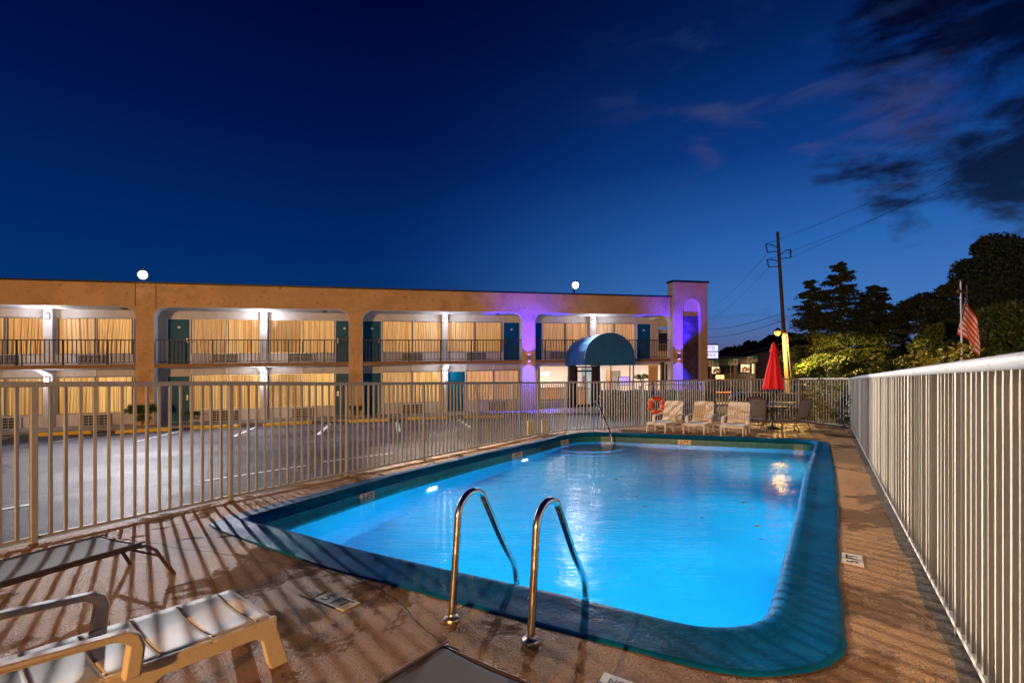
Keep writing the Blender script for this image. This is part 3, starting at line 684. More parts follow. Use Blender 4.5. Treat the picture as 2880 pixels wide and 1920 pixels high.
# transom studs above the ground floor windows
mb = mbB()
for t in (-.7, 2.54, 3.97, 6.27, 7.72, 11.0, 12.49, 14.74, 16.26, 19.03, 20.56): mb.box((t - .035, 1.455, 2.125), (t + .035, 1.498, 2.415))
mb.build('stud_strip', 'trim_white', MO)
# balcony railings
for bi, (a, b) in enumerate(bays[1:]):
    mb = mbB(); a2, b2 = a + .02, b - .02
    mb.box((a2, .19, 3.60), (b2, .25, 3.64)); mb.box((a2, .205, 2.66), (b2, .235, 2.685))
    n = round((b2 - a2) / .155)
    for k in range(1, n):
        x = a2 + (b2 - a2) * k / n; big = (k % 10 == 4)
        r = .028 if big else .0125
        mb.box((x - r, .22 - r, 2.585 if big else 2.686), (x + r, .22 + r, 3.599))
    mb.build('balcony_railing', 'iron', MO)
# corridor lamps on the columns
def col_lamp(t, h, power):
    mb = mbB(True); mb.fn = B
    w0 = 1.18
    mb.box((t - .08, w0 - .02, h - .10), (t + .08, 1.219, h + .10)); l = mb.build('wall_lamp', 'dark_metal', MO)
    g = mbB(); g.box((t - .065, w0 - .09, h - .085), (t + .065, w0 - .021, h + .07)); g.build('lens', 'lamp_white', l)
    lamp('wall_lamp_light', 'POINT', B(t, w0 - .17, h - .02), power, (.88, .91, 1.0), .06, parent=MO)
    if h > 3: lamp('wall_lamp_throw', 'SPOT', B(t, w0 - .14, h), 58000 if 9 < t < 10 else 1200, (1.0, .87, .72), .05, (4.8, 4.5, .4) if 9 < t < 10 else (3.2, 4.5, .8), MO, spot_size=math.radians(22 if 9 < t < 10 else 50), spot_blend=.5)
for a, b in cols[1:]:
    col_lamp((a + b) / 2, 4.72, 85)
    if b < 23: col_lamp((a + b) / 2, 2.0, 45)
for t in (3.9, 12.1, 20.6, 29.3):
    mb = mbB(); mb.box((t - .09, .7, 5.0), (t + .09, .95, 5.039)); mb.build('smoke_detector', 'grille_dark', MO)
# roof floodlights
def flood(t, h, power):
    mb = mbB(); mb.box((t - .03, .05, 6.075), (t + .03, .11, h - .05)); l = mb.build('floodlight', 'dark_metal', MO)
    g = mbB(); g.smooth = True; [g.tube([(t + s * .21, .10, h + .03), (t + s * .21, 0, h + .02), (t + s * .21, -.10, h)], [.08, .19, .225], 20) for s in (0,)]; g.build('housing', 'dark_metal', l)
    g = mbB(); [g.tube([(t, -.101, h - .01), (t, -.125, h - .01), (t, -.145, h - .01), (t, -.155, h - .01)], [.175, .165, .11, .04], 20) for s in (0,)]; g.build('lens', 'flood_white', l)
    p = Vector(B(t, -.30, h)); q = Vector((1.5, 5.0, .6)) if t < 10 else Vector((3.0, 4.5, .4))
    lamp('flood_lamp', 'SPOT', p, power, (.95, .94, 1.0), .13, q, MO, spot_size=math.radians(116), spot_blend=.9)
flood(4.94, 6.36, 15000); flood(24.6, 6.50, 6500)
# plaster seam strips beside the first lamp
mb = mbB(); mb.box((4.62, -.012, 5.03), (4.645, -.001, 6.0)); mb.box((5.38, -.012, 4.92), (5.40, -.001, 6.0)); mb.build('conduit', 'grille_dark', MO)
# tower with niche
mb = mbB()
n_ = 12; arc = [(31.635 + .575 * math.cos(PI - k / n_ * PI), 5.38 + .575 * math.sin(PI - k / n_ * PI) * .98) for k in range(n_ + 1)]
outl = [(30.46, -.3), (31.06, -.3)] + arc + [(32.21, -.3), (32.69, -.3), (32.69, 6.83), (30.46, 6.83)]
mb.prism(outl, lambda a, b, d: (a, d, b), -.12, .10); mb.box((30.46, .1, -.3), (32.69, .42, 6.83)); mb.build('tower', 'stucco', MO)
mb = mbB(); mb.box((30.452, -.112, -.3), (30.459, .42, 6.82)); mb.build('tower_side', 'tower_white', MO)
mb = mbB(); mb.box((30.40, -.17, 6.83), (32.75, .47, 6.94)); mb.build('tower_cap', 'black_cap', MO)
mb = mbB(); mb.box((31.07, .04, -.2), (32.20, .098, 4.97)); mb.build('niche_stone', 'stone', MO)
P = [(31.06, -.3)] + arc + [(32.21, -.3)]; Q = [(31.635 + (x - 31.635) * .985, y - (.012 if y > 5.2 else 0)) for x, y in P]
mb = mbB(); n = len(P); mb._add([(x, -.124, y) for x, y in P] + [(x, -.124, y) for x, y in Q] + [(x, .03, y) for x, y in Q], [(i, i + 1, n + i + 1, n + i) for i in range(n - 1)] + [(n + i, n + i + 1, 2 * n + i + 1, 2 * n + i) for i in range(n - 1)]); mb.build('niche_lining', 'tower_white', MO)
# carved motif in the stone
mb = mbB(); c = (31.5, 3.75); pts3 = [(c[0] + .24 * math.cos(a), c[1] + .30 * math.sin(a) - (.22 if abs(a + PI / 2) < .3 else 0)) for a in np.linspace(0, 2 * PI, 24)]
mb.tube([(x, .035, y) for x, y in pts3], .012, 6); mb.tube([(c[0], .035, c[1] - .5), (c[0], .035, c[1] - .95)], .012, 6); mb.tube([(c[0] - .05, .035, c[1] + .3), (c[0] - .05, .035, c[1] + .75)], .012, 6)
mb.build('stone_relief', 'stone', MO)
# purple up-down sconces
PUR = (.035, .015, 1.0)
for t, w0, h in ((22.06, 0.0, 2.69), (31.17 - .38, -.12, 2.70)):
    mb = mbB(); mb.box((t - .07, w0 - .16, h - .15), (t + .07, w0 - .001, h + .15)); l = mb.build('sconce', 'alu', MO, bevel=.01)
    for s in (1, -1):
        g = mbB(); g.box((t - .05, w0 - .14, h + s * .152), (t + .05, w0 - .04, h + s * .158)); g.build('lens', 'lamp_purple', l)
        lamp('sconce_lamp', 'SPOT', B(t, w0 - .30, h + s * .17), 5500 if s > 0 else 2200, PUR if s > 0 else (.04, .04, 1), .04, B(t, w0 - .06, h + s * 2.0), MO, spot_size=math.radians(104), spot_blend=1.0)
# flank beyond the tower: rear walkway seen through the last bay
mb = mbB(); mb.box((30.5, 1.75, 4.55), (32.6, 1.9, 5.04)); mb.box((30.2, 3.4, 2.58), (32.9, 3.5, 4.55)); mb.build('rear_passage', 'white_wall', MO)
mb = mbB(); mb.box((30.0, 1.0, 4.9), (32.6, 3.4, 5.04)); mb.build('passage_ceiling', 'tower_white', MO)
mb = mbB(); mb.box((30.2, 3.34, 2.6), (32.9, 3.39, 4.3)); mb.build('passage_panel', 'navy_trim', MO)
mb = mbB()
for k in range(14): x = 30.3 + k * .17; mb.box((x - .012, 2.0, 2.6), (x + .012, 2.03, 3.5))
mb.box((30.2, 1.99, 3.501), (33, 2.04, 3.55)); mb.build('passage_railing', 'fence_taupe', MO)
# ground floor front office ----------------------------------------
mb = mbB(); mb.box((23.1, 5.6, -.1), (31.2, 5.7, 2.41)); mb.box((23.1, 1.7, -.1), (23.2, 5.6, 2.41)); mb.box((31.1, 1.7, -.1), (31.2, 5.6, 2.41)); mb.build('office_wall', 'interior_wall', MO)
mb = mbB(); mb.box((23.2, 1.72, 2.32), (31.1, 5.6, 2.40)); mb.build('office_ceiling', 'interior_ceiling', MO)
mb = mbB(); mb.box((23.2, 1.5, -.08), (31.1, 5.6, -.02)); mb.build('office_floor', 'interior_floor', MO)
mb = mbB()
for a, b in ((23.1, 25.3), (26.31, 31.1)): mb.box((a, 1.5, -.1), (b, 1.62, .40))
mb.build('office_low_wall', 'white_wall', MO)
mb = mbB()
for a, b in ((23.1, 24.86), (26.73, 31.1)): mb.box((a, 1.46, .401), (b, 1.64, .46))
mb.box((24.86, 1.40, -.1), (25.27, 1.66, 2.30)); mb.box((26.33, 1.40, -.1), (26.73, 1.66, 2.30)); mb.build('office_pier', 'maroon_pillar', MO)
mb = mbB(); mb.box((31.04, 1.38, -.1), (31.22, 1.66, 2.30)); mb.box((30.62, 1.3, -.1), (30.80, 1.45, 2.41)); mb.build('corner_post', 'navy_trim', MO)
for a, b in ((23.14, 24.84), (26.75, 28.9), (28.9, 31.02)):
    mb = mbB(); f = .035; h0, h1 = .47, 2.29
    mb.box((a, 1.5, h0), (a + f, 1.57, h1)); mb.box((b - f, 1.5, h0), (b, 1.57, h1)); mb.box((a + f, 1.5, h1 - f), (b - f, 1.57, h1)); w = mb.build('office_window', 'alu', MO)
    g = mbB(); g._add([(a, 1.54, h0), (b, 1.54, h0), (b, 1.54, h1), (a, 1.54, h1)], [(0, 1, 2, 3)]); g.build('glass', 'glass', w)
mb = mbB(); f = .09
mb.box((25.28, 1.42, -.05), (25.28 + f, 1.52, 2.25)); mb.box((26.32 - f, 1.42, -.05), (26.32, 1.52, 2.25)); mb.box((25.37, 1.42, 1.93), (26.23, 1.52, 2.02)); mb.box((25.37, 1.42, 2.18), (26.23, 1.52, 2.25)); mb.box((25.37, 1.42, -.05), (26.23, 1.50, .10)); mb.box((25.37, 1.42, .95), (26.23, 1.50, .99))
d = mb.build('office_door', 'navy_trim', MO)
g = mbB(); g._add([(25.37, 1.47, .1), (26.23, 1.47, .1), (26.23, 1.47, 1.93), (25.37, 1.47, 1.93)], [(0, 1, 2, 3)]); g.build('glass', 'glass', d)
g = mbB(); g.box((26.14, 1.37, .7), (26.18, 1.41, 1.35)); g.build('handle', 'steel', d)
mb = mbB(); mb.box((25.66, 1.455, 1.1), (25.9, 1.465, 1.72)); mb.build('door_notice', 'plate_white', d)
# office interior pieces
def inB(name, label, cat, boxes, m, group=None, bevel=0):
    t0 = boxes[0][0]; r = thing(name, label, cat, B((boxes[0][0][0] + boxes[0][1][0]) / 2, (boxes[0][0][1] + boxes[0][1][1]) / 2, boxes[0][0][2]), group=group)
    mb = mbB()
    for a, b in boxes: mb.box(a, b)
    return r, mb
for t0, t1, h1, m_, lb, ct in ((27.0, 28.3, 2.25, 'interior_teal', 'pale blue partition with a round emblem inside the front office', 'partition'), (28.75, 29.0, 2.1, 'interior_wood', 'brown wooden door leaf standing inside the front office', 'door'), (30.2, 30.8, 2.25, 'interior_wood', 'long brown drape hanging at the corner of the office window', 'curtain')):
    r, mb = inB('office_' + ct.replace('curtain', 'drape').replace('door', 'inner_leaf'), lb, ct, [((t0, 4.6 if t0 < 30 else 2.0, 0), (t1, 4.7 if t0 < 30 else 2.1, h1))], m_); mb.build('panel', m_, r)
r = thing('striped_drape', 'grey and brown striped drape behind the office window', 'curtain', B(29.6, 5.2, .6)); mb = mbB(True); mb.grid(lambda u, v: (29.2 + .8 * u, 5.2 + .05 * math.sin(u * 50), .6 + 1.4 * v), 60, 2); mb.build('cloth', 'fence_taupe', r)
r = thing('reception_desk', 'brown wooden reception desk inside the front office', 'desk', B(25.6, 4.0, 0)); mb = mbB(); mb.box((24.0, 4.0, 0), (27.0, 4.6, 1.0)); mb.build('body', 'interior_wood', r); mb = mbB(); mb.box((23.9, 3.9, 1.001), (27.1, 4.7, 1.05)); mb.build('desktop', 'interior_floor', r)
r = thing('television', 'purple lit television on the office window sill', 'television', B(28.45, 1.8, 1.1)); mb = mbB(); mb.box((28.1, 1.8, 1.1), (28.8, 1.86, 1.62)); mb.build('casing', 'black_paint', r); mb = mbB(); mb.box((28.13, 1.79, 1.13), (28.77, 1.799, 1.59)); mb.build('screen', 'tv_screen', r)
r = thing('chandelier', 'glowing chandelier hanging inside the left office window', 'chandelier', B(24.0, 3.0, 2.0)); mb = mbB(True); c = (24.0, 3.0, 1.75)
mb.lathe(c, [(.02, 0), (.22, .06), (.26, .16), (.1, .22)], 16); mb.build('bowl', 'lobby_lamp', r); mb = mbB(); mb.tube([(24, 3, 1.97), (24, 3, 2.32)], .012, 6); mb.build('chain', 'gold', r)
for k, (t, w, h) in enumerate(((23.5, 5.5, 1.2), (27.9, 5.5, 1.3))):
    r = thing('wall_picture', ['small framed picture on the office wall beyond the left window', 'small framed picture on the office wall left of the striped drape'][k], 'picture', B(t, w, h), group='pictures on the office walls')
    mb = mbB(); mb.box((t, w + .02, h), (t + .5, w + .06, h + .4)); mb.build('frame', 'gold', r); mb = mbB(); mb.box((t + .04, w + .01, h + .04), (t + .46, w + .019, h + .36)); mb.build('canvas', 'interior_wood', r)
lamp('office_light', 'AREA', B(25, 3.4, 2.25), 110, (1, .84, .68), 2.0, B(25, 3.4, 0), MO); lamp('office_light', 'AREA', B(29, 3.4, 2.25), 110, (1, .84, .68), 2.0, B(29, 3.4, 0), MO)
def potted(t, w, h, label, s, pot=True, m='leaf_green'):
    r = thing('potted_plant', label, 'plant', B(t, w, h), group='plants around the motel'); base = np.array(B(t, w, h))
    if pot: mb = MB(smooth=True); mb.lathe(tuple(base), [(.12 * s, 0), (.17 * s, .3 * s), (.15 * s, .31 * s)], 14); mb.build('pot', 'stone', r)
    mb = MB(smooth=True); C = []
    for k in range(16):
        a = random.random() * 2 * PI; l = s * random.uniform(.35, .6); p0 = base + np.array([0, 0, .28 * s if pot else 0]); pts = []
        for j in range(6):
            q = j / 5; pts.append(tuple(p0 + np.array([math.cos(a) * l * q, math.sin(a) * l * q, s * .75 * math.sin(q * 2.2)]))); 
            if j > 0:
                for _ in range(5): C.append(np.array(pts[-1]) + RNG.normal(size=3) * .035 * s)
        mb.tube(pts, .006 * s, 4)
    mb.build('stem', 'bark', r); leaves('foliage', m, r, C, .11 * s)
potted(29.9, 2.3, .75, 'bushy potted plant just inside the office window', .9)
potted(5.0, -.28, -.03, 'scraggly shrub at the foot of the first tan pillar from the end', 1.1, False)
potted(6.42, 1.0, -.03, 'thin plant beside the first ground floor teal door', .6, False)
potted(13.5, -.28, -.03, 'sparse green weed at the foot of the second tan pillar', .7, False)
# awning over the office door
AW = thing('awning', 'blue barrel awning on thin posts over the office entrance', 'awning', B(25.4, -1.25, 0))
a0, a1, aw0, aw1 = 24.06, 26.75, -2.5, -.04
def arcpt(k, n, dr=0): a = PI - PI * k / n; return ((a0 + a1) / 2 + (1.345 - dr) * math.cos(a), 2.52 + (1.25 - dr) * math.sin(a))
mb = mbB(); n = 10; prof = [(a0, 2.24)] + [arcpt(k, n) for k in range(n + 1)] + [(a1, 2.24)]
mb._add([(x, aw0, y) for x, y in prof] + [(x, aw1, y) for x, y in prof], [(i, i + 1, len(prof) + i + 1, len(prof) + i) for i in range(len(prof) - 1)], False); mb.build('canopy', 'awning_blue', AW, solid=.012)
mb = mbB(); pf = [(a0, 2.20)] + [arcpt(k, 24) for k in range(25)] + [(a1, 2.20)]; mb.prism(pf, lambda a, b, d: (a, d, b), aw0 - .02, aw0 - .006); mb.build('front_panel', 'awning_blue', AW)
mb = mbB(); mb.tube([(x, aw0 - .03, y) for x, y in pf[1:-1]], .014, 6); mb.build('piping', 'trim_white', AW)
for t, w in ((a0 + .12, aw0 + .1), (a1 - .22, aw0 + .1), (a0 + .12, aw1 - .3), (a1 - .22, aw1 - .3)):
    mb = mbB(); z0 = lot(*B(t, w, 0)[:2]) - B(t, w, 0)[2]; mb.tube([(t, w, z0), (t, w, 2.3)], .028, 10); mb.build('post', 'post_blue', AW)
# sidewalk and kerb along the motel
mb = mbB(); mb.box((-12.6, -.9, -.6), (34, 1.499, -.03)); setp(mb.build('sidewalk', 'sidewalk'), 'pale wet concrete walk along the foot of the motel', 'sidewalk', kind='structure')
mb = mbB(); mb.prism([(21.5, -.9), (28.5, -.9), (28.0, -1.9), (26.8, -2.9), (23.6, -2.9), (22.2, -1.9)], lambda a, b, d: (a, b, d), -.6, -.045); setp(mb.build('entrance_pavement', 'sidewalk'), 'raised concrete pavement under the blue awning', 'pavement', kind='structure')

# wheel stops -------------------------------------------------------
stops = [((106, 1226), (259, 1219)), ((325, 1219), (476, 1211)), ((537, 1207), (673, 1202)), ((740, 1199), (877, 1191)), ((981, 1188), (1092, 1184)), ((1148, 1180.5), (1260, 1177)), ((1309, 1175.5), (1414, 1174))]
desc = ['yellow concrete wheel stop before the first bay, leftmost of the row', 'yellow wheel stop in front of the shrub at the first tan pillar', 'yellow wheel stop in front of the first ground floor teal door', 'yellow wheel stop before the windows left of the second tan pillar', 'yellow wheel stop in front of the second tan pillar', 'yellow wheel stop before the windows right of the second tan pillar', 'yellow wheel stop beside the purple lit pillar, rightmost of the row']
for k, ((x0, y0), (x1, y1)) in enumerate(stops):
    p, q = Vector(GL(x0, y0)), Vector(GL(x1, y1)); c = (p + q) / 2; r = thing('wheel_stop', desc[k], 'wheel stop', c, group='yellow wheel stops along the motel')
    d = (q - p).normalized(); nr = Vector((-d.y, d.x, 0)); mb = MB()
    pr = [(-.09, 0), (.09, 0), (.06, .12), (-.06, .12)]
    vs = [p + nr * a + Vector((0, 0, b)) for a, b in pr] + [q + nr * a + Vector((0, 0, b)) for a, b in pr]
    mb._add(vs, [(0, 1, 2, 3), (7, 6, 5, 4), (0, 4, 5, 1), (1, 5, 6, 2), (2, 6, 7, 3), (3, 7, 4, 0)], False); mb.build('concrete_bar', 'curb_yellow', r, bevel=.015)
    mb = MB()
    for f in (.15, .85): b_ = p.lerp(q, f); mb.tube([b_ + Vector((0, 0, .118)), b_ + Vector((0, 0, .128))], .018, 8)
    mb.build('anchor_bolt', 'steel_dull', r)
# painted lines
def strip(x0, y0, x1, y1, wd):
    p, q = Vector(GL(x0, y0)), Vector(GL(x1, y1)); d = (q - p); L_ = d.length; d.normalize(); nr = Vector((-d.y, d.x, 0)) * wd / 2; n = max(1, int(L_ / .7)); mb = MB()
    pts = []
    for i in range(n + 1):
        c = p.lerp(q, i / n)
        for s in (1, -1): e = c + nr * s; pts.append((e.x, e.y, lot(e.x, e.y) + .012))
    mb._add(pts, [(2 * i, 2 * i + 1, 2 * i + 3, 2 * i + 2) for i in range(n)])
    setp(mb.build('road_marking', 'line_white'), None, None, kind='structure')
for a in ((0, 1237, 80, 1216, .1), (156, 1243, 292, 1219, .1), (381, 1243, 512, 1211, .1), (657, 1228, 722, 1200, .12), (894, 1223, 928, 1192, .13), (1121, 1214, 1117, 1187, .14), (1322, 1202, 1290, 1180, .12), (0, 1228, 30, 1231, .1)): strip(*a)
for a in ((560, 1355, 860, 1310, .10), (905, 1300, 1105, 1275, .09)): strip(*a)
strip(0, 1434, 85, 1420, .1)

# ------------------------------------------------------------------ fences
def fence(name, pts, label, zt, zb, m, pw=.025, postw=.05, sp=.116, rail=(.045, .052), skip_first=False, round_rail=0, wallside=None, group=None):
    c = pts[len(pts) // 2]; r = thing(name, label, 'fence', (c[0], c[1], 0), group=group)
    ztf = zt if callable(zt) else (lambda i: zt)
    R = MB(smooth=True)
    if round_rail: R.tube([(x, y, ztf(i) - round_rail) for i, (x, y) in enumerate(pts)], round_rail, 12)
    else:
        for i in range(len(pts) - 1): R.bar((*pts[i], ztf(i) - rail[1] / 2), (*pts[i + 1], ztf(i + 1) - rail[1] / 2), *rail)
    R.build('top_rail', 'rail_grey' if round_rail else m, r, bevel=0 if round_rail else .006)
    Bm = MB()
    for i in range(len(pts) - 1): Bm.bar((*pts[i], zb + .015), (*pts[i + 1], zb + .015), .03, .03)
    Bm.build('bottom_rail', m, r)
    for i in range(len(pts) - 1):
        a, b = Vector((*pts[i], 0)), Vector((*pts[i + 1], 0)); L_ = (b - a).length; n = max(2, round(L_ / sp)); d = (b - a).normalized(); P = MB()
        for k in range(1, n):
            c = a.lerp(b, k / n); top = ztf(i) + (ztf(i + 1) - ztf(i)) * k / n - .045
            c = c + d * random.uniform(-.005, .005); e_ = d * random.uniform(-.006, .006); P.bar((c.x, c.y, zb + .03), (c.x + e_.x, c.y + e_.y, top), pw, pw, up=d + Vector((-d.y, d.x, 0)) * random.uniform(-.15, .15))
        P.build('picket_panel', m, r)
    for i in range(1 if skip_first else 0, len(pts)):
        x, y = pts[i]; P = MB(); d = Vector((pts[min(i + 1, len(pts) - 1)][0] - pts[max(i - 1, 0)][0], pts[min(i + 1, len(pts) - 1)][1] - pts[max(i - 1, 0)][1], 0)).normalized()
        P.bar((x, y, 0), (x, y, ztf(i) - (.05 if not round_rail else .03)), postw, postw, up=d); P.build('post', m, r, bevel=.004)
    return r
fence('metal_fence', LF, 'taupe metal picket fence between the pool deck and the parking lot', lambda i: 1.492 if i < 6 else 1.475, .035, 'fence_taupe')
fence('metal_fence', BF, 'beige metal picket fence behind the white loungers and patio table', lambda i: [1.475, 1.48, 1.50, 1.53, 1.555, 1.57, 1.585][i], .035, 'fence_taupe', skip_first=True, pw=.026)
fence('metal_fence', EF, 'short pale picket fence with vines meeting the concrete wall', 1.59, .035, 'fence_white', skip_first=True, sp=.135, pw=.022)
fence('metal_fence', RF, 'tall white picket fence with thick rounded grey rail standing before the concrete wall', lambda i: 1.615 if i > 1 else [1.595, 1.60][i], .03, 'fence_white', pw=.02, postw=.036, round_rail=.036)
WL = thing('concrete_wall', 'stained beige concrete wall running close behind the white pickets', 'wall', (wall_x(7) + .15, 7, 0))
mat('wall_concrete', (.28, .25, .19), .85, bump=[(12, .35, .012), (90, .3, .003)], var=[(.9, (.25, .22, .165), .42, .66), (3.5, (.20, .175, .125), .56, .70), (38, (.08, .07, .05), .66, .72)])
mb = MB(); nx, ny = .8469, -.5318                     # outward normal of the wall line
for i in range(len(RF) - 1):
    (x0, y0), (x1, y1) = RF[i], RF[i + 1]; e = .0 if i == 0 else 0
    o0, o1 = .085, .22
    vs = [(x0 + nx * o0, y0 + ny * o0), (x1 + nx * o0, y1 + ny * o0), (x1 + nx * o1, y1 + ny * o1), (x0 + nx * o1, y0 + ny * o1)]
    g_ = .004
    dx, dy = (x1 - x0), (y1 - y0); l = math.hypot(dx, dy); dx /= l; dy /= l
    vs = [(vs[0][0] + dx * g_, vs[0][1] + dy * g_), (vs[1][0] - dx * g_, vs[1][1] - dy * g_), (vs[2][0] - dx * g_, vs[2][1] - dy * g_), (vs[3][0] + dx * g_, vs[3][1] + dy * g_)]
    mb._add([(x, y, -.3) for x, y in vs] + [(x, y, 1.56) for x, y in vs], [(3, 2, 1, 0), (4, 5, 6, 7), (0, 1, 5, 4), (1, 2, 6, 5), (2, 3, 7, 6), (3, 0, 4, 7)], False)
mb.build('panel', 'wall_concrete', WL, bevel=.006)
mb = MB(smooth=True); x0, y0 = RF[0]; mb.tube([(x0 + nx * .12 - .02, y0 + ny * .12 + .02, 0), (x0 + nx * .12 - .02, y0 + ny * .12 + .02, 1.56)], .12, 16); mb.build('end_column', 'wall_concrete', WL)
# dirt strip at the wall foot
mb = MB(); mb._add([(wall_x(y) - .0 + s * .04 - .06 + .02 * math.sin(y * 5), y, .004) for y in np.arange(-1.5, 15.6, .3) for s in (-1.3, 3.5)], [(2 * i, 2 * i + 1, 2 * i + 3, 2 * i + 2) for i in range(56)])
mat('dirt', (.07, .05, .035), .9, bump=(40, .8, .01), var=(8, (.15, .11, .07), .5, .65)); setp(mb.build('dirt_strip', 'dirt'), 'dark line of dirt and leaves along the foot of the wall', 'dirt', kind='stuff')

# yellow bollards beyond the gate
for k, (px, py, h) in enumerate(((1490, 1228, .42), (1531, 1224, .44))):
    x, y, z = GL(px, py); r = thing('bollard', ['short yellow bollard behind the fence, the one nearer the purple pillar', 'short yellow bollard behind the fence, the one nearer the office door'][k], 'bollard', (x, y, z), group='pair of yellow bollards')
    mb = MB(smooth=True); mb.lathe((x, y, z), [(.085, 0), (.085, h), (.07, h + .03), (.03, h + .05), (0.0001, h + .055)], 16); mb.build('post', 'curb_yellow', r)

# ------------------------------------------------------------------ pool furniture
def ladder_rail(bx, by, label):
    u = Vector((.535, .845)); r = thing('ladder_rail', label, 'handrail', (bx, by, 0), group='pair of pool ladder rails')
    prof = [(0, .02), (.018, .2), (.045, .45)]
    # crook
    c = (.215, .615); R_ = .155
    prof += [(c[0] + R_ * math.cos(a), c[1] + R_ * math.sin(a)) for a in np.linspace(PI * 1.02, PI * .18, 9)]
    prof += [(.56, .36), (.70, .17), (.745, .09), (.76, .0), (.765, -.12), (.765, -1.0)]
    # smooth
    pts = [Vector((bx + u.x * s, by + u.y * s, z)) for s, z in prof]
    out = []
    for i in range(len(pts) - 1):
        p0, p1, p2, p3 = pts[max(i - 1, 0)], pts[i], pts[i + 1], pts[min(i + 2, len(pts) - 1)]
        for j in range(4):
            t = j / 4; out.append(.5 * ((2 * p1) + (-p0 + p2) * t + (2 * p0 - 5 * p1 + 4 * p2 - p3) * t * t + (-p0 + 3 * p1 - 3 * p2 + p3) * t ** 3))
    out.append(pts[-1]); mb = MB(smooth=True); mb.tube(out, .0235, 16); mb.build('tube', 'steel', r)
    mb = MB(smooth=True); mb.lathe((bx, by, 0), [(.05, .0), (.052, .02), (.046, .03), (.028, .034), (.026, .05)], 20); mb.build('escutcheon', 'steel_dull', r)
ladder_rail(-.375, 3.125, 'curved steel ladder rail nearer the parking lot fence'); ladder_rail(.108, 2.865, 'curved steel ladder rail nearer the concrete wall')
# grab rail at the steps
r = thing('grab_rail', 'slanting steel handrail over the steps at the far corner of the pool', 'handrail', (2.37, 14.6, 0)); mb = MB(smooth=True)
mb.tube([(2.37, 14.55, 0), (2.38, 14.5, .84), (2.41, 14.47, .90), (2.46, 14.42, .87), (2.70, 13.7, .06), (2.71, 13.66, -.1), (2.71, 13.66, -.5)], .024, 12); mb.build('tube', 'steel', r)
mb = MB(smooth=True); mb.lathe((2.37, 14.55, 0), [(.05, 0), (.05, .02), (.03, .03)], 14); mb.build('escutcheon', 'steel_dull', r)

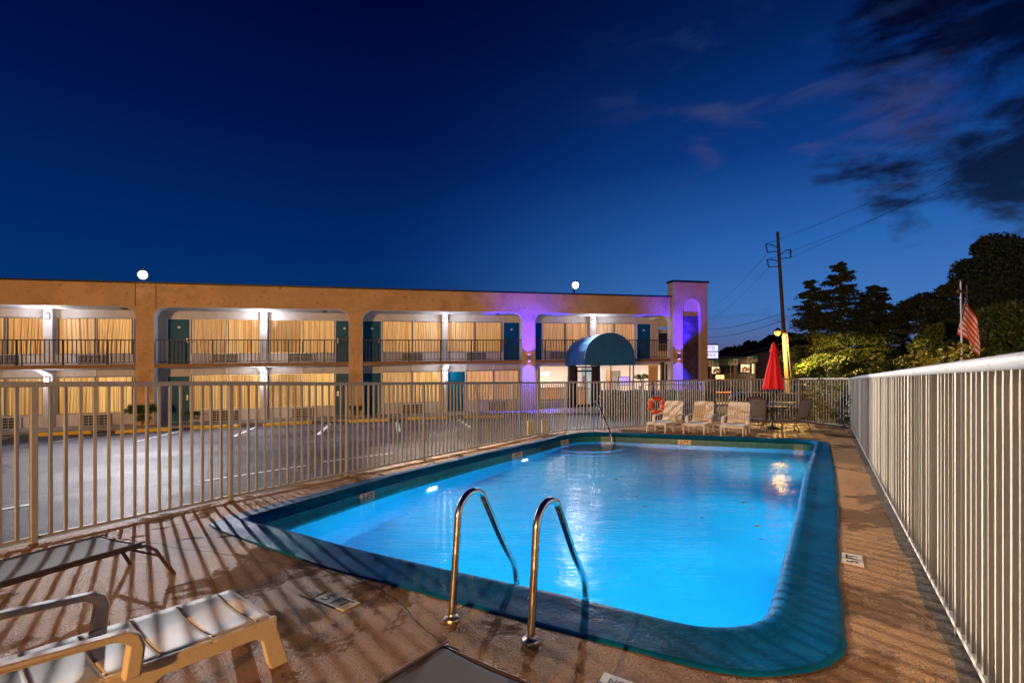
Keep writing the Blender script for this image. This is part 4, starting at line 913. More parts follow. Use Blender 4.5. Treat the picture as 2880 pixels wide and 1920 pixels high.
def lounger(H=.29, Wd=.58, back=62, label='', group=None, pm='plastic_lounger', aw=.085):
    # local: +y from foot to head, x across
    r = thing('sun_lounger', label, 'sun lounger', (0, 0, 0), 0, group); hw = Wd / 2; Lf = 1.25
    def sag(x, y): return -.022 * (1 - (x / hw) ** 2)
    mb = MB(smooth=True); nu, nv = 16, 60
    def fn(u, v):
        x = -hw + Wd * u; y = Lf * v; g = 0
        ph = (y - .09) / .205; k = ph - round(ph)
        g = 0
        edge = -.02 * max(0, (abs(x) / hw - .9) / .1) ** 2 - (.03 * max(0, (.05 - y) / .05) ** 2)
        sg = sag(x, y) * min(1, y / .12)
        return (x, y, H + sg + g + edge)
    ys = [0, .10, .305, .51, .715, .92, 1.125, Lf]
    for k in range(len(ys) - 1):
        ya, yb = ys[k] + (.003 if k else 0), ys[k + 1] - (.003 if k < len(ys) - 2 else 0)
        mb.grid(lambda u, v: fn(u, (ya + (yb - ya) * v) / Lf), nu, 12)
        if k: 
            for s in (-1, 1): mb.grid(lambda u, v: fn(.5 + s * (.40 + .10 * u), (ys[k] - .003 + .006 * v) / Lf), 2, 1)
    mb.build('seat', pm, r, solid=.008, world=False)
    for s in (-1, 1):      # side skirts with legs
        pr = [(0.0, H - .006), (0.0, H - .06), (-.055, .03), (-.06, 0), (.03, 0), (.045, .03), (.075, H - .11), (.11, H - .085), (.50, H - .085), (.56, H - .12), (.60, .02), (.60, 0), (.69, 0), (.69, .02), (.73, H - .12), (.80, H - .085), (1.15, H - .085), (1.30, H - .11), (1.38, .02), (1.40, 0), (1.49, 0), (1.49, .03), (1.40, H - .05), (1.42, H - .006)]
        mb = MB(); mb.prism(pr, lambda a, b, d: (d, a, b), s * (hw - .035), s * (hw - .001)); mb.build('leg_frame', pm, r, bevel=.006, world=False)
        ax = hw + .02
        mb = MB(smooth=False)
        pr = [(.60, H - .03), (.585, H + .10), (.60, H + .15), (.64, H + .175), (1.30, H + .21), (1.36, H + .19), (1.36, H + .165), (1.30, H + .178), (.68, H + .146), (.645, H + .115), (.665, H - .03)]
        mb.prism(pr, lambda a, b, d: (d, a, b), s * (ax - .03), s * (ax - .03 + aw)); mb.build('arm', pm, r, bevel=.012, world=False)
    # end apron
    mb = MB(); mb.box((-hw + .04, .0, H - .07), (hw - .04, .012, H - .03)); mb.build('end_apron', pm, r, world=False)
    # back
    a = math.radians(back); ca, sa = math.cos(a), math.sin(a); Lb = .62; y0 = 1.22; z0 = H
    def bp(x, l, o=0): return (x, y0 + l * ca - o * sa, z0 + l * sa + o * ca - .03 * math.sin(l / Lb * PI) * 0)
    mb = MB(smooth=False); rb = .07
    def plate(xa, xb, la, lb):
        vs = [bp(xa, la), bp(xb, la), bp(xb, lb), bp(xa, lb), bp(xa, la, -.018), bp(xb, la, -.018), bp(xb, lb, -.018), bp(xa, lb, -.018)]
        mb._add(vs, [(0, 1, 2, 3), (7, 6, 5, 4), (0, 4, 5, 1), (1, 5, 6, 2), (2, 6, 7, 3), (3, 7, 4, 0)], False)
    plate(-hw, hw, .0, .08); plate(-hw + .05, hw - .05, Lb - .10, Lb)
    mb.prism([(-hw, Lb - .10), (-hw, Lb - .06), (-hw + .02, Lb - .02), (-hw + .05, Lb), (-hw + .05, Lb - .10)], lambda p, q, d: bp(p, q, d), 0, -.018); mb.prism([(hw, Lb - .10), (hw - .05, Lb - .10), (hw - .05, Lb), (hw - .02, Lb - .02), (hw, Lb - .06)], lambda p, q, d: bp(p, q, d), 0, -.018)
    n = 9; wv = (Wd) / n
    for k in range(n): plate(-hw + k * wv + (.006 if k else 0), -hw + (k + 1) * wv - (.006 if k < n - 1 else 0), .08, Lb - .10)
    for k in range(1, n):
        lc = .24 + .10 * (k % 2); plate(-hw + k * wv - .006, -hw + k * wv + .006, lc, lc + .05)
    for s in (-1, 1): plate(s * hw - (.02 if s > 0 else 0), s * hw + (.02 if s < 0 else 0), -.02, 0)
    mb.build('backrest', pm, r, world=False)
    return r
near = lounger(.27, .56, 50, 'off white plastic lounger with ribbed seat beside the camera end of the deck', 'plastic sun loungers', aw=.062)
c1, c2 = Vector((-1.228, 2.654)), Vector((-1.663, 2.962)); mid = (c1 + c2) / 2; ang = math.atan2(-.768, -.64) - PI / 2
near.location = (mid.x, mid.y, 0); near.rotation_euler = (0, 0, ang)
far = lounger(.30, .58, 68, 'x', 'plastic sun loungers', 'plastic_white')
spots = [((4.13, 14.35), (5.22, 15.75), 'white plastic lounger under the orange life ring'), ((5.08, 14.0), (5.98, 15.45), 'white plastic lounger in the middle of the three by the back fence'), ((5.88, 13.4), (6.80, 14.9), 'white plastic lounger next to the patio table')]
for i, (f, b, lb) in enumerate(spots):
    d = Vector(b) - Vector(f); rz = math.atan2(d.y, d.x) - PI / 2
    o = far if i == 0 else dup(far, (0, 0, 0)); o.location = (f[0], f[1], 0); o.rotation_euler = (0, 0, rz); o['label'] = lb

# sling lounges (dark frames with fabric)
def sling_lounge(o3, d2, n2, wd, label, L_=1.7, H=.30, fabric='sling_fabric', dip=0.0, flare=.16):
    r = thing('sling_lounge', label, 'lounge chair', (o3[0], o3[1], 0), group='fabric sling lounges'); o = Vector((*o3[:2], 0)); d = Vector((*d2, 0)).normalized(); n = Vector((*n2, 0)).normalized()
    def P(a, b, z): return o + d * a + n * b + Vector((0, 0, z))
    for b0 in (0, wd):
        mb = MB(smooth=True); s = -1 if b0 == 0 else 1
        mb.tube([P(-.20, b0 + s * .02, 0), P(-.13, b0, .12), P(-.07, b0, H - .06), P(.0, b0, H - .01), P(.08, b0, H), P(.6, b0, H - dip), P(L_, b0, H)], .014, 10); mb.build('side_rail', 'bronze_frame', r)
        mb = MB(smooth=True); mb.tube([P(L_ * .55, b0, H - .02), P(L_ * .55 + .02, b0 + s * .02, 0)], .013, 8); mb.build('leg', 'bronze_frame', r)
    mb = MB(smooth=True); mb.tube([P(-.10, 0, H * .6), P(-.10, wd, H * .6)], .011, 8); mb.tube([P(.03, 0, H), P(.03, wd, H)], .012, 8); mb.build('cross_bar', 'bronze_frame', r)
    mb = MB(smooth=True); mb.grid(lambda u, v: P(-.005 + (L_ + .005) * v, wd * u, H + .016 - .012 * math.sin(PI * u) - dip * math.sin(min(1, v * 2) * PI) - (.03 * max(0, .03 - v) / .03)), 14, 50); mb.build('sling', fabric, r, solid=.004)
    mb = MB(smooth=True)
    for b0 in (.012, wd - .012): mb.tube([P(.0, b0, H + .018), P(L_, b0, H + .018)], .007, 6)
    mb.build('seam', fabric, r)
sling_lounge((-2.72, 3.72), (-.38, -.925), (-.925, .38), .50, 'dark fabric sling lounge close to the parking lot fence', H=.285)
sling_lounge((-.30, 2.28), (-.59, -.81), (.81, -.59), .60, 'grey fabric sling lounge just behind the ladder rails', L_=1.5, H=.30)

# patio set
TX, TY = 8.05, 15.5
r = thing('patio_table', 'round glass patio table with the red umbrella through it', 'table', (TX, TY, 0)); mb = MB(smooth=True); mb.lathe((TX, TY, .70), [(.0001, 0), (.46, 0), (.46, .008), (.0001, .008)], 36, False); mb.build('tabletop', 'glass_table', r)
mb = MB(smooth=True); mb.tube([(TX + .46 * math.cos(a), TY + .46 * math.sin(a), .70) for a in np.linspace(0, 2 * PI, 37)], .014, 8, False); mb.build('rim', 'bronze_frame', r)
for k in range(4):
    a = PI / 4 + k * PI / 2; mb = MB(smooth=True); c, s = math.cos(a), math.sin(a)
    mb.tube([(TX + c * .36, TY + s * .36, 0), (TX + c * .18, TY + s * .18, .30), (TX + c * .2, TY + s * .2, .5), (TX + c * .38, TY + s * .38, .69)], .013, 8); mb.build('leg', 'bronze_frame', r)
r = thing('patio_umbrella', 'closed red patio umbrella standing in the glass table', 'umbrella', (TX, TY, 0))
lean = .05; 
def UX(z): return TX + lean * (z / 2.7)
mb = MB(smooth=True); mb.tube([(TX, TY, .05), (UX(2.66), TY, 2.66)], .019, 10); mb.build('pole', 'dark_metal', r)
mb = MB(smooth=True); nseg = 96; rows = 26
def cloth(u, v):
    a = 2 * PI * u; z = 1.27 + (2.42 - 1.27) * v; env = (.25 * (1 - v) ** .9 + .07) ; fold = 1 - .30 * abs(math.sin(a * 4 + .6 * math.sin(a * 2))) ** .7
    rr = env * fold * (1 + .07 * math.sin(a + 1)); dz = -.045 * abs(math.cos(a * 4)) * (1 - v) ** 3
    return (UX(z) + rr * math.cos(a), TY + rr * math.sin(a), z + dz)
mb.grid(cloth, nseg, rows); mb.build('canopy', 'umbrella_red', r, solid=.004)
mb = MB(smooth=True); mb.grid(lambda u, v: (UX(2.5) + (.03 + .105 * (1 - v) ** .8) * (1 - .15 * abs(math.sin(8 * PI * u))) * math.cos(2 * PI * u), TY + (.03 + .105 * (1 - v) ** .8) * (1 - .15 * abs(math.sin(8 * PI * u))) * math.sin(2 * PI * u), 2.38 + .27 * v), 64, 8); mb.build('vent', 'umbrella_red', r, solid=.004)
mb = MB(smooth=True); mb.lathe((UX(2.65), TY, 2.64), [(.03, 0), (.035, .02), (.015, .05), (.0001, .07)], 12); mb.build('finial', 'umbrella_red', r)
r2 = thing('umbrella_base', 'dark round umbrella base on the deck under the table', 'umbrella base', (TX, TY, 0)); mb = MB(smooth=True); mb.lathe((TX, TY, 0), [(.24, 0), (.24, .03), (.2, .06), (.04, .09), (.03, .22)], 24); mb.build('weight', 'dark_metal', r2)
def patio_chair(label):
    r = thing('patio_chair', label, 'chair', (0, 0, 0), 0, 'fabric chairs around the patio table'); hw = .25
    # local: sitter faces +y
    for s in (-1, 1):
        x = s * hw
        mb = MB(smooth=True); mb.tube([(x, .26, 0), (x, .24, .40), (x, .22, .62), (x * 1.08, .12, .65), (x * 1.08, -.16, .64), (x, -.22, .60)], .013, 8); mb.build('arm', 'bronze_frame', r, world=False)
        mb = MB(smooth=True); mb.tube([(x, -.28, 0), (x, -.19, .22), (x, -.18, .38)], .013, 8); mb.tube([(x, .24, .42), (x, -.17, .38), (x, -.21, .5), (x, -.33, .93)], .013, 8); mb.build('side_frame', 'bronze_frame', r, world=False)
    mb = MB(smooth=True); mb.tube([(-hw, -.33, .93), (-hw * .8, -.335, .955), (hw * .8, -.335, .955), (hw, -.33, .93)], .013, 8); mb.tube([(-hw, .24, .2), (0, 0, .16), (hw, .24, .2)], .009, 6); mb.tube([(-hw, -.2, .2), (hw, -.2, .2)], .009, 6); mb.build('cross_bar', 'bronze_frame', r, world=False)
    mb = MB(smooth=True); mb.grid(lambda u, v: (-hw + .01 + (2 * hw - .02) * u, .24 - .41 * v, .42 - .04 * v - .025 * math.sin(PI * u)), 8, 8); mb.build('seat', 'sling_blue', r, solid=.006, world=False)
    mb = MB(smooth=True); mb.grid(lambda u, v: (-hw + .01 + (2 * hw - .02) * u, -.18 - .155 * v - .02 * math.sin(PI * u), .40 + .55 * v), 8, 10); mb.build('backrest', 'sling_blue', r, solid=.006, world=False)
    return r
ch = patio_chair('blue grey fabric patio chair between the lounger and the red umbrella')
ch.location = (7.28, 14.95, 0); ch.rotation_euler = (0, 0, math.atan2(.35, 1) * -1 + .0)
dup(ch, (8.40, 14.80, 0), math.radians(24), 'blue grey fabric patio chair on the wall side of the red umbrella')
dup(ch, (8.12, 16.35, 0), PI + .1, 'blue grey fabric patio chair behind the glass table near the back fence')

# life ring + rescue pole
rx, ry, rzz = 4.72, 16.42, .69
r = thing('life_ring', 'orange life ring with pale bands hanging on the back fence', 'life ring', (rx, ry, rzz)); fd = Vector((.97, .24, 0)); 
mb = MB(smooth=True); N1, N2, R1, R2 = 48, 14, .225, .075
def ringpt(a, b, k=1.0): q = R1 + R2 * k * math.cos(b); p = fd * (q * math.cos(a)) * 1.0 + Vector((0, 0, q * math.sin(a))); nn = Vector((fd.y, -fd.x, 0)); p = p + nn * (R2 * k * math.sin(b)); return (rx + p.x + nn.x * .04, ry + p.y + nn.y * .04, rzz + p.z)
mb.grid(lambda u, v: ringpt(2 * PI * u, 2 * PI * v), N1, N2); mb.build('ring', 'ring_orange', r)
mb = MB(smooth=True)
for k in range(4):
    a0_ = PI / 4 + k * PI / 2 - .12; mb.grid(lambda u, v: ringpt(a0_ + .24 * u, 2 * PI * v, 1.05), 4, N2)
mb.build('band', 'ring_band', r)
mb = MB(smooth=True); mb.tube([ringpt(a, .0, 1.5) if int(k) % 6 else ringpt(a, .0, 1.05) for k, a in enumerate(np.linspace(0, 2 * PI, 25))], .006, 5); mb.build('rope', 'ring_band', r)
r = thing('ring_bracket', 'blue metal bracket holding the orange life ring', 'bracket', (4.66, 16.48, .9)); mb = MB(); mb.bar((4.66, 16.50, .93), (4.66, 16.50, 1.30), .055, .04); mb.bar((4.66, 16.50, .93), (4.74, 16.38, .93), .03, .03); mb.build('plate', 'blue_paint', r); mb = MB(); mb.bar((4.66, 16.52, 1.30), (4.66, 16.62, 1.44), .02, .02); mb.build('hook', 'blue_paint', r)
r = thing('rescue_hook', 'long thin life saving pole with a curved hook hung along the back fence', 'rescue pole', (6.2, 17.4, 1.36)); mb = MB(smooth=True)
mb.tube([(4.35, 16.28, 1.37), (5.8, 17.24, 1.36), (7.0, 18.05, 1.365), (7.9, 18.25, 1.36)], .014, 8); mb.build('pole', 'steel_dull', r)
mb = MB(smooth=True); mb.tube([(7.9, 18.25, 1.36), (8.15, 18.22, 1.34), (8.45, 18.2, 1.2), (8.55, 18.2, .98), (8.45, 18.2, .78), (8.2, 18.2, .66), (8.1, 18.2, .70), (8.2, 18.2, .85)], .008, 8); mb.build('hook', 'steel_dull', r)

# depth and warning tiles -------------------------------------------
def ground_tile(quad, body, label, up, rd, size, m='tile_cream', tm='black_paint', split=True):
    P = [Vector(G(*p)) for p in quad]; c = sum(P, Vector()) / 4; r = thing('depth_tile', label, 'tile', (c.x, c.y, 0), group='depth and warning tiles in the deck')
    mb = MB(); mb._add([(p.x, p.y, -.01) for p in P] + [(p.x, p.y, .006) for p in P], [(3, 2, 1, 0), (4, 5, 6, 7), (0, 1, 5, 4), (1, 2, 6, 5), (2, 3, 7, 6), (3, 0, 4, 7)]); mb.build('slab', m, r)
    if split:
        rdv = Vector((*rd, 0)).normalized(); upv = Vector((*up, 0)).normalized(); mb = MB(); a = c - rdv * .012 - upv * .07; b = c - rdv * .012 + upv * .07; mb.bar((a.x, a.y, .0065), (b.x, b.y, .0065), .004, .001); mb.build('joint', 'grey_paint', r)
    text('lettering', body, (c.x, c.y, .0075), (*rd, 0), (*up, 0), size, tm, r, .0008)
u2 = (.53, .85); v2 = (.85, -.53)
ground_tile([(879.5, 1685), (926, 1666), (1013.5, 1696), (967, 1719)], '5 FT', 'cream five foot depth tile in the deck near the ladder', (.073, .109), (.27, -.17), .135)
ground_tile([(843, 1673), (899, 1655), (920, 1662), (873, 1685)], 'NO', 'worn pale warning tile beside the five foot tile near the ladder', (.073, .109), (.27, -.17), .05, 'deck', 'grey_paint', False)
ground_tile([(2368, 1554), (2424, 1562.5), (2431, 1596), (2368, 1581)], '5 FT', 'cream five foot depth tile in the deck along the concrete wall', (-1, .62), (.62, 1), .115)
ground_tile([(1700, 1892), (1786, 1922), (1760, 1975), (1672, 1940)], 'NO\nDIVING', 'cream no diving tile at the camera end of the deck', (.53, .85), (.85, -.53), .055, split=False)
def wall_tile(px0, py0, px1, py1, body, label, size, z=-.155):
    a, b = Vector(G(px0, py0, z)), Vector(G(px1, py1, z)); d = (b - a).normalized(); nn = Vector((d.y, -d.x, 0)); c = (a + b) / 2
    # snap to the wall
    best = min(range(len(PI_)), key=lambda i: (PI_[i] - Vector((c.x, c.y))).length); q0 = PI_[best - 1]; q1 = PI_[(best + 1) % len(PI_)]; dd = (q1 - q0).normalized(); w_ = Vector((c.x, c.y)) - q0; pr = q0 + dd * w_.dot(dd)
    d = Vector((dd.x, dd.y, 0)); d = d if d.x > 0 else -d; nn = Vector((d.y, -d.x, 0)); c = Vector((pr.x, pr.y, z)) + nn * .004
    L_ = (b - a).length; r = thing('depth_tile', label, 'tile', c, group='depth tiles on the pool wall')
    mb = MB(); mb.bar(c - d * L_ / 2, c + d * L_ / 2, .008, .125); mb.build('slab', 'tile_cream', r)
    text('lettering', body, c + nn * .0055, d, (0, 0, 1), size, 'black_paint', r, .0006)
wall_tile(1005, 1402, 1048, 1390, '5 FT', 'cream five foot tile on the pool wall along the parking lot fence', .12)
wall_tile(1448, 1283, 1467, 1275, '4 FT', 'cream four foot tile on the pool wall left of the skimmer', .12)
wall_tile(1580, 1245, 1596, 1240, '4 FT', 'cream four foot tile on the pool wall right of the skimmer', .12)
wall_tile(1907, 1243, 1942, 1243, '3 FT', 'cream three foot tile on the far pool wall', .12)
# fallen leaves floating / lying under water
r = None; C = []
for px, py in ((1975, 1455), (1998, 1358), (2020, 1348), (2090, 1412), (2113, 1430), (2118, 1424), (2130, 1478), (2185, 1430), (1745, 1340), (1732, 1346), (1790, 1396), (1812, 1424), (1475, 1480), (1938, 1345), (2140, 1515)):
    x, y, z = G(px, py, WZ + .003); C.append((x, y, z))
lv = leaves('fallen_leaves', 'dirt', None, C, .07, .96); setp(lv, 'small dark leaves scattered on the pool water', 'leaves', kind='stuff')

# ------------------------------------------------------------------ hedge and plants behind the back fence
def hedge(x0, y0, x1, y1, wd, z0, z1, label, n=16000, m='leaf_hedge'):
    c = ((x0 + x1) / 2, (y0 + y1) / 2, z0); r = thing('hedge', label, 'hedge', c); d = Vector((x1 - x0, y1 - y0)); L_ = d.length; d.normalize(); nn = Vector((-d.y, d.x))
    C = []
    for _ in range(n):
        a = random.random() * L_; f = random.random()
        if f < .45: b = -wd / 2 + abs(random.gauss(0, .04)); z = random.uniform(z0, z1)
        elif f < .85: b = random.uniform(-wd / 2, wd / 2); z = z1 - abs(random.gauss(0, .04)) + .03 * math.sin(a * 5) 
        else: b = random.uniform(-wd / 2, wd / 2); z = random.uniform(z0, z1); a = random.choice([abs(random.gauss(0, .05)), L_ - abs(random.gauss(0, .05))])
        C.append((x0 + d.x * a + nn.x * b, y0 + d.y * a + nn.y * b, z))
    leaves('foliage', m, r, C, .065)
    mb = MB(); q = wd / 2 - .08; vs = [(x0 + nn.x * s * q + d.x * e, y0 + nn.y * s * q + d.y * e) for s, e in ((-1, .1), (-1, L_ - .1), (1, L_ - .1), (1, .1))]
    mb._add([(x, y, z0) for x, y in vs] + [(x, y, z1 - .1) for x, y in vs], [(3, 2, 1, 0), (4, 5, 6, 7), (0, 1, 5, 4), (1, 2, 6, 5), (2, 3, 7, 6), (3, 0, 4, 7)]); mb.build('inner_twigs', 'leaf_dark', r)
hedge(3.75, 20.4, 8.5, 21.6, .9, 0, 1.07, 'clipped dark green hedge behind the life ring in front of the office')

def cluster(cx, cy, cz, rx_, ry_, rz_, n): 
    v = RNG.normal(size=(n, 3)); v /= np.linalg.norm(v, axis=1)[:, None]; rad = RNG.uniform(.35, 1.0, n) ** .5; return np.array([cx, cy, cz]) + v * rad[:, None] * np.array([rx_, ry_, rz_])
def tree(label, x, y, z0, H, R_, n=26000, m='leaf_dark', leaf=.16, lowest=.2, trunkr=.22, seed=1, blobs=46, squash=.7, shape='round', group='trees beyond the wall'):
    rr = random.Random(seed); r = thing('tree', label, 'tree', (x, y, z0), group=group)
    mb = MB(smooth=True); mb.tube([(x, y, z0), (x + .1, y, z0 + H * .3), (x - .1, y, z0 + H * .6), (x, y, z0 + H * .9)], [trunkr, trunkr * .7, trunkr * .4, .04], 8)
    C = []
    for k in range(blobs):
        f = lowest + (1 - lowest) * (k + rr.random()) / blobs
        prof = math.sin(PI * min(1, max(0, (f - lowest) / (1 - lowest))) ** .8) ** .6 if shape == 'round' else (1.02 - (f - lowest) / (1 - lowest)) ** .7
        a = rr.random() * 2 * PI; rad = R_ * prof * math.sqrt(rr.uniform(.02, 1.0)); bx, by, bz = x + rad * math.cos(a), y + rad * math.sin(a), z0 + H * f
        s = R_ * rr.uniform(.16, .30)
        C.append(cluster(bx, by, bz, s, s, s * squash, n // blobs))
        if k % 2 == 0: mb.tube([(x, y, z0 + H * f * .62), (x + rad * .5 * math.cos(a), y + rad * .5 * math.sin(a), z0 + H * f * .85), (bx, by, bz)], [trunkr * .35, trunkr * .2, .02], 5)
    mb.build('trunk', 'bark', r); leaves('crown', m, r, np.concatenate(C), leaf); return r
def cedar(label, x, y, z0, H, R_, seed, tiers=15, n=56000, m='leaf_cedar', group='trees beyond the wall'):
    rr = random.Random(seed); r = thing('cedar_tree', label, 'tree', (x, y, z0), group=group); mb = MB(smooth=True); C = []
    tops = [(0, 0, 1.0), (-R_ * .42, .3, .88), (R_ * .45, -.3, .84)]
    for dx, dy, f in tops: mb.tube([(x + dx * .2, y, z0), (x + dx * .8, y + dy, z0 + H * f * .5), (x + dx, y + dy, z0 + H * f)], [.26, .16, .03], 8)
    for dx, dy, f in tops:
        for k in range(tiers):
            g = .16 + .84 * k / (tiers - 1); zt0 = z0 + H * f * g; rad = R_ * (1.03 - g) ** .62 * (.78 if dx == 0 else .62)
            nb = 7
            for b in range(nb):
                zt = zt0 + rr.uniform(-.5, .5) * H * .84 / tiers; a = 2 * PI * (b + rr.random()) / nb; l = rad * rr.uniform(.65, 1.1); ex, ey, ez = x + dx * (.4 + .6 * g) + l * math.cos(a), y + dy + l * math.sin(a), zt + l * rr.uniform(-.05, .12)
                sx, sy, sz = x + dx * (.4 + .6 * g), y + dy, zt - .1
                if b % 2 == 0: mb.tube([(sx, sy, sz), ((sx + ex) / 2, (sy + ey) / 2, (sz + ez) / 2 + .1), (ex, ey, ez)], [.05, .035, .012], 4, False)
                q = n // (3 * tiers * nb); t = RNG.uniform(.15, 1.05, q)[:, None]; base = np.array([[sx, sy, sz]]) * (1 - t) + np.array([[ex, ey, ez]]) * t
                spread = (.10 + .16 * np.sin(t * PI)) * l + .06
                off = RNG.normal(size=(q, 3)) * np.array([.8, .8, .10]) * spread; off[:, 2] -= (np.linalg.norm(off[:, :2], axis=1) * .28)
                C.append(base + off)
    mb.build('trunk', 'bark', r); leaves('crown', m, r, np.concatenate(C), .115, .3, 2.4); return r
def ground_at(px, Y): return ((px - CXP) / FP * Y, Y)
x, y = ground_at(2362, 40); cedar('wide dark cedar with tiered branches behind the street light pole', x, y, -.8, 11.4, 5.3, 3)
x, y = ground_at(2480, 44); cedar('thinner cedar rising behind the shoulder of the wide cedar', x, y, -.8, 10.2, 4.0, 5, 13, 36000)
x, y = ground_at(2610, 38); tree('loose branched tree between the cedars and the tallest tree', x, y, -.8, 8.6, 3.5, 34000, 'leaf_dark', .13, .12, .2, 11, 60, .45)
x, y = ground_at(2790, 33); tree('tallest leafy tree behind the flagpole', x, y, -.8, 11.4, 4.4, 70000, 'leaf_dark', .135, .08, .3, 21, 120, .6)
x, y = ground_at(2960, 31); tree('leafy tree at the edge of view beyond the flag', x, y, -.8, 10.6, 4.0, 44000, 'leaf_dark', .14, .06, .3, 22, 70, .6)
x, y = ground_at(2830, 24); tree('low bright green tree under the tallest tree', x, y, -.8, 5.6, 3.4, 34000, 'leaf_green', .11, .05, .15, 31, 46, .7)
x, y = ground_at(2660, 25); tree('low green tree left of the flagpole', x, y, -.8, 5.0, 2.7, 24000, 'leaf_green', .10, .05, .12, 33, 40, .7)
x, y = ground_at(2330, 36); tree('dark shrubby tree under the wide cedar', x, y, -.8, 4.0, 3.0, 14000, 'leaf_dark', .15, .05, .1, 41, 36, .55)
x, y = ground_at(2490, 27); tree('bright green rounded shrub over the corner of the fence', x, y, -.8, 3.2, 1.7, 15000, 'leaf_green', .09, .05, .08, 43, 40, .6)
x, y = ground_at(2410, 30); tree('dark round shrub left of the bright green shrub', x, y, -.8, 2.8, 1.9, 11000, 'leaf_dark', .12, .05, .08, 44, 36, .6)
def sprig(label, px, Y, z0, H, m, n=500, wd=.5, seed=3):
    rr = random.Random(seed); x, y = ground_at(px, Y); r = thing('sapling', label, 'sapling', (x, y, z0), group='young plants beyond the wall'); mb = MB(smooth=True); C = []
    for k in range(7):
        a = rr.random() * 2 * PI; l = wd * rr.uniform(.4, 1.0); hh = H * rr.uniform(.65, 1.0); pts = [(x, y, z0), (x + l * .4 * math.cos(a), y + l * .4 * math.sin(a), z0 + hh * .6), (x + l * math.cos(a), y + l * math.sin(a), z0 + hh)]
        mb.tube(pts, [.02, .012, .005], 5)
        for q in RNG.uniform(.35, 1.05, n // 7): 
            i = 0 if q < .6 else 1; p = np.array(pts[1]) * (1 - (q - .6) / .4) + np.array(pts[2]) * ((q - .6) / .4) if q > .6 else np.array(pts[0]) * (1 - q / .6) + np.array(pts[1]) * (q / .6)
            C.append(p + RNG.normal(size=3) * np.array([.09, .09, .03]))
    mb.build('stem', 'bark', r); leaves('foliage', m, r, C, .085, .3, 2.4)
sprig('thin sapling with yellow lit leaves left of the flagpole', 2655, 15, -.5, 3.05, 'leaf_yellow_lit', 900, .8, 5)
sprig('small bright green sapling sticking up over the fence beside the cedars', 2338, 19.5, -.6, 2.9, 'leaf_green', 500, .35, 6)
# vine on the fence corner
r = thing('vine', 'leafy green vine climbing the fence where it meets the concrete wall', 'vine', (10.75, 16.2, 0)); C = []; mb = MB(smooth=True)
for k in range(9):
    yb = random.uniform(16.0, 18.0); pts = [(10.72 + (18.5 - yb) * -.0, yb, 0)]; 
    for j in range(8): p = pts[-1]; pts.append((10.70 + random.uniform(-.05, .15), p[1] + random.uniform(-.16, .12), p[2] + random.uniform(.1, .24)))
    mb.tube(pts, .007, 5)
    for p in pts[1:]:
        for _ in range(26): C.append(np.array(p) + RNG.normal(size=3) * .09)
mb.build('stem', 'bark', r); leaves('foliage', 'leaf_green', r, C, .07)
hedge(9.0, 20.3, 12.6, 20.0, 1.2, -.5, .55, 'rough dark bush behind the vine covered fence corner', 9000)

